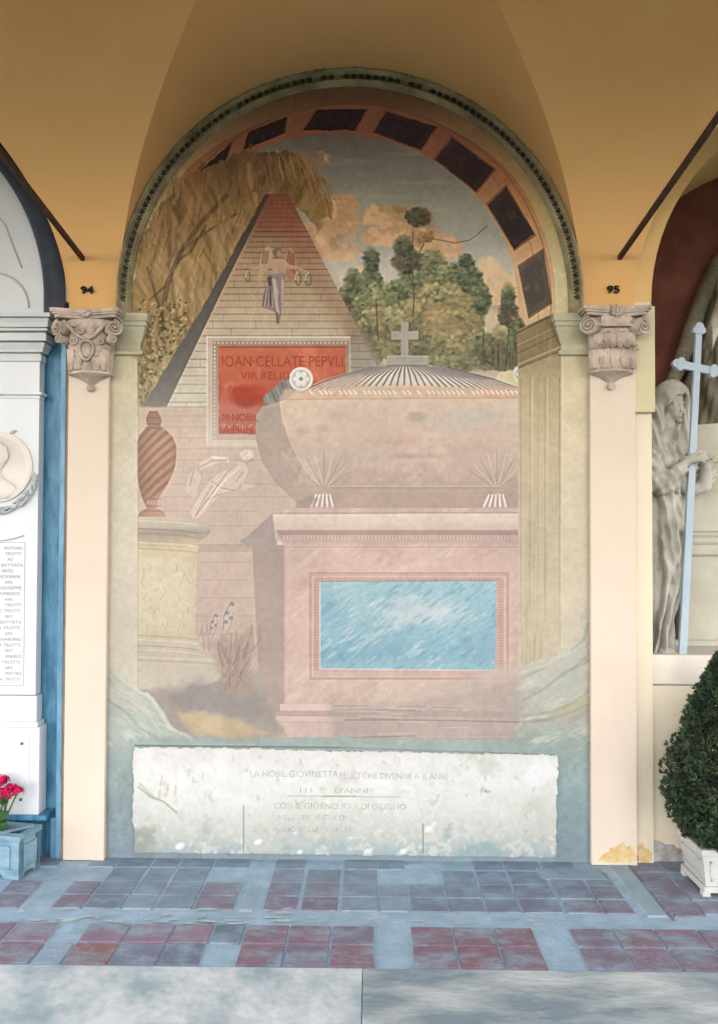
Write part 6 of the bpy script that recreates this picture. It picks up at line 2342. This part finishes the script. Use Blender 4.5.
def petal(bm, c, nrm, ang, L, w):
    a = Vector((0, 0, 1)).cross(nrm)
    a = a.normalized() if a.length > 1e-3 else Vector((1, 0, 0))
    b = nrm.cross(a)
    d = a * math.cos(ang) + b * math.sin(ang)
    s = nrm.cross(d)
    ring = [(0, 0, 0), (.35, .30, .10), (.7, .5, .16), (1.0, .32, .10), (1.06, 0, .06), (1.0, -.32, .10), (.7, -.5, .16), (.35, -.30, .10)]
    vs = [bm.verts.new(c + d * (u * L) + s * (v * w) + nrm * (z_ * L)) for u, v, z_ in ring]
    m_ = bm.verts.new(c + d * (.6 * L) + nrm * (.20 * L))
    for i in range(8):
        bm.faces.new((vs[i], vs[(i + 1) % 8], m_))


for (p, r_) in heads:
    c = Vector(W(p[0], p[1], Yg_))
    bm = bmesh.new()
    for k in range(20 if r_ > .03 else 9):
        th, ph = rg.uniform(0, 2 * PI), math.acos(rg.uniform(-.5, 1))
        nrm = Vector((math.sin(ph) * math.cos(th), math.sin(ph) * math.sin(th), math.cos(ph)))
        f_c = c + Vector((nrm.x * 1.2, nrm.y, nrm.z * .7)) * (r_ * rg.uniform(.55, 1.15))
        for j in range(5):
            petal(bm, f_c, nrm, j * 2 * PI / 5 + rg.uniform(-.2, .2), .017, .015)
    fh = obj('flower_head', bm, M_GERPETAL, ger)
    bm = bmesh.new()
    tube(bm, [root_ + Vector((rg.uniform(-.03, .03), 0, 0)), (root_ + c) / 2 + Vector((-.01, -.01, 0)), c - Vector((0, 0, r_ * .3))], .004, 6)
    obj('stem', bm, M_STEM, ger)
for k in range(26):
    px, py = rg.uniform(-26, 7), rg.uniform(796, 826)
    c = Vector(W(px, py, Yg_ + rg.uniform(-.08, .03)))
    nrm = Vector((rg.uniform(-.5, .5), -1, rg.uniform(.2, 1.2))).normalized()
    a = nrm.cross(Vector((0, 0, 1))).normalized()
    b = nrm.cross(a)
    R_ = rg.uniform(.016, .028)
    bm = bmesh.new()
    cen = bm.verts.new(c - nrm * .008)
    ring = []
    for j in range(24):
        t = 2 * PI * j / 24
        rr_ = R_ * (1 + .10 * math.cos(t * 6)) * (1 - .35 * max(0, math.cos(t)) ** 8)
        ring.append(bm.verts.new(c + a * (rr_ * math.sin(t)) - b * (rr_ * math.cos(t)) + nrm * (.006 * math.cos(3 * t))))
    for j in range(24):
        bm.faces.new((ring[j], ring[(j + 1) % 24], cen))
    n0 = len(bm.verts)
    tube(bm, [root_, (root_ + c) / 2, c - nrm * .008], .0022, 5)
    obj('leaf', bm, M_GERLEAF, ger, smooth=True)

# white box planter at the right
M_WBOX = material('white_painted_wood', lin(206, 206, 202), 0.6, dark=lin(190, 192, 190), scale=6, bump=.1)
g0, g1 = G(705, 897.5), G(677, 873)
x0b, yf = float(g0[0]), float(g0[1])
dpt = float(g1[1]) - yf
yb = yf + dpt
hb = float(W(701, 848, yf)[2])
wb = dpt * 1.08
tap = .028                                               # the sides lean inward towards the foot... wider at the top
wp = thing('wooden_planter', 'white painted wooden box planter with recessed panels right of the pier', 'planter', (x0b + wb / 2, (yf + yb) / 2, 0))
zb, zt = .020, hb - .03


def frustum(bm, x0, x1, y0, y1, z0, x2, x3, y2, y3, z1):
    lo_ = [(x0, y0, z0), (x1, y0, z0), (x1, y1, z0), (x0, y1, z0)]
    up_ = [(x2, y2, z1), (x3, y2, z1), (x3, y3, z1), (x2, y3, z1)]
    a = [bm.verts.new(p) for p in lo_]
    b = [bm.verts.new(p) for p in up_]
    fs = [bm.faces.new(a[::-1]), bm.faces.new(b)]
    for i in range(4):
        j = (i + 1) % 4
        fs.append(bm.faces.new((a[i], a[j], b[j], b[i])))


xa_, xb_ = x0b + .010, x0b + wb - .010
bm = bmesh.new()
frustum(bm, xa_, xb_, yf + .010, yb - .010, zb + .025, xa_ - .022, xb_ + .022, yf - .006, yb + .006, zt)
wbox = obj('box', bm, M_WBOX, wp)
bm = bmesh.new()
xr0, xr1, yr0, yr1 = xa_ - .030, xb_ + .030, yf - .014, yb + .014
for (p, q, r, s) in ((xr0, xr1, yr0, yr0 + .035), (xr0, xr1, yr1 - .035, yr1), (xr0, xr0 + .035, yr0 + .03, yr1 - .03), (xr1 - .035, xr1, yr0 + .03, yr1 - .03)):
    box(bm, p, q, r, s, zt - .004, zt + .024, bevel=.004)
obj('rim', bm, M_WBOX, wp)
bm = bmesh.new()
box(bm, xa_ - .014, xb_ + .014, yf - .004, yb + .004, zb, zb + .028, bevel=.004)
obj('base_moulding', bm, M_WBOX, wp)
for (x, y) in ((xa_, yf + .02), (xb_, yf + .02), (xa_, yb - .02), (xb_, yb - .02)):
    bm = bmesh.new()
    box(bm, x - .018, x + .018, y - .018, y + .018, 0, zb + .004, bevel=.004)
    obj('foot', bm, M_WBOX, wp)
M_GAP = material('panel_shadow_gap', lin(150, 150, 146), 0.8)
for face in ('front', 'left'):
    bm = bmesh.new()
    # moulded border strips that leave a sunk panel
    zl, zh = zb + .050, zt - .030
    if face == 'front':
        def fp(u, w_):
            f_ = (w_ - zb - .025) / (zt - zb - .025)
            return Vector((xa_ - .022 * f_ + u * ((xb_ - xa_) + .044 * f_), yf + .010 - .016 * f_, w_))
        nv = Vector((0, -1, 0))
    else:
        def fp(u, w_):
            f_ = (w_ - zb - .025) / (zt - zb - .025)
            return Vector((xa_ - .022 * f_, yb - .010 + .016 * f_ - u * ((yb - yf) - .02 + .032 * f_), w_))
        nv = Vector((-1, 0, 0))
    for (u0, u1, w0, w1) in ((.10, .90, zl, zl + .012), (.10, .90, zh - .012, zh), (.10, .13, zl, zh), (.87, .90, zl, zh)):
        prism(bm, [tuple(fp(u0, w0) - nv * .002), tuple(fp(u1, w0) - nv * .002), tuple(fp(u1, w1) - nv * .002), tuple(fp(u0, w1) - nv * .002)], tuple(nv * .007))
    obj('panel_frame', bm, M_WBOX, wbox)
bm = bmesh.new()
box(bm, xa_ - .01, xb_ + .01, yf + .012, yb - .012, zt - .06, zt - .012)
obj('soil', bm, M_SOIL, wp)

# dense dwarf conifer: clumps of short needled twigs on a hidden trunk
M_CON = material('dark_conifer_foliage', (1, 1, 1), 0.75, attr='tint', vary=.25, scale=26)
M_BARK = material('brown_bark', lin(84, 66, 50), 0.95, dark=lin(54, 42, 34), scale=20, bump=.6)
tcx, tcy = x0b + wb / 2, (yf + yb) / 2
tree = thing('dwarf_conifer', 'dense dark green dwarf conifer growing in the white planter', 'tree', (tcx, tcy, zt - .012))
bm = bmesh.new()
tube(bm, [(tcx, tcy, zt - .02), (tcx + .01, tcy, zt + .3), (tcx, tcy, zt + .85)], [.022, .016, .006], 10)
obj('trunk', bm, M_BARK, tree, smooth=True)
ztree0, ztree1 = zt + .025, WZ(728, 655, tcy)
R_TREE = tcx - WX(669, 785, tcy)


def rad_at(h):
    return float(np.interp(h, [0, .08, .18, .30, .42, .51, .64, .757, .91, 1.0], [.62, .84, .97, 1.0, .92, .78, .62, .46, .19, .02])) * R_TREE


rc = np.random.default_rng(4)
V, Fc, Cc = [], [], []
NTW = 6500
for k in range(NTW):
    h = rc.uniform(0, 1) ** 1.15
    th = rc.uniform(0, 2 * PI)
    lump = 1 + .10 * math.sin(th * 5 + h * 17) + .07 * math.sin(th * 9 - h * 29)
    rr_ = rad_at(h) * lump * math.sqrt(rc.uniform(.25, 1.0))
    base = np.array([tcx + rr_ * math.cos(th), tcy + rr_ * math.sin(th), ztree0 + h * (ztree1 - ztree0)])
    out = np.array([math.cos(th), math.sin(th), .55]) + rc.normal(0, .35, 3)
    out /= np.linalg.norm(out)
    L = rc.uniform(.016, .030)
    g_ = rc.uniform(.75, 1.25)
    tip = np.array(lin(74, 92, 66)) * g_ if rc.uniform() < .55 else np.array(lin(50, 64, 52)) * g_
    for j in range(7):                                   # a spray of flat needles
        d = out + rc.normal(0, .55, 3)
        d /= np.linalg.norm(d)
        s = np.cross(d, rc.normal(0, 1, 3))
        s /= np.linalg.norm(s)
        w = rc.uniform(.0032, .0060)
        a = base + d * L * .1
        m_ = base + d * L * .6
        e = base + d * L * rc.uniform(.95, 1.25)
        i0 = len(V)
        V += [a, m_ + s * w, e, m_ - s * w]
        Fc.append((i0, i0 + 1, i0 + 2, i0 + 3))
        Cc.append(tip)
me = bpy.data.meshes.new('foliage')
me.from_pydata([tuple(v) for v in V], [], Fc)
att = me.color_attributes.new('tint', 'FLOAT_COLOR', 'CORNER')
att.data.foreach_set('color', np.repeat(np.concatenate([np.array(Cc), np.ones((len(Cc), 1))], 1), 4, axis=0).astype(np.float32).ravel())
fo = link_mesh('foliage', me, M_CON, tree)
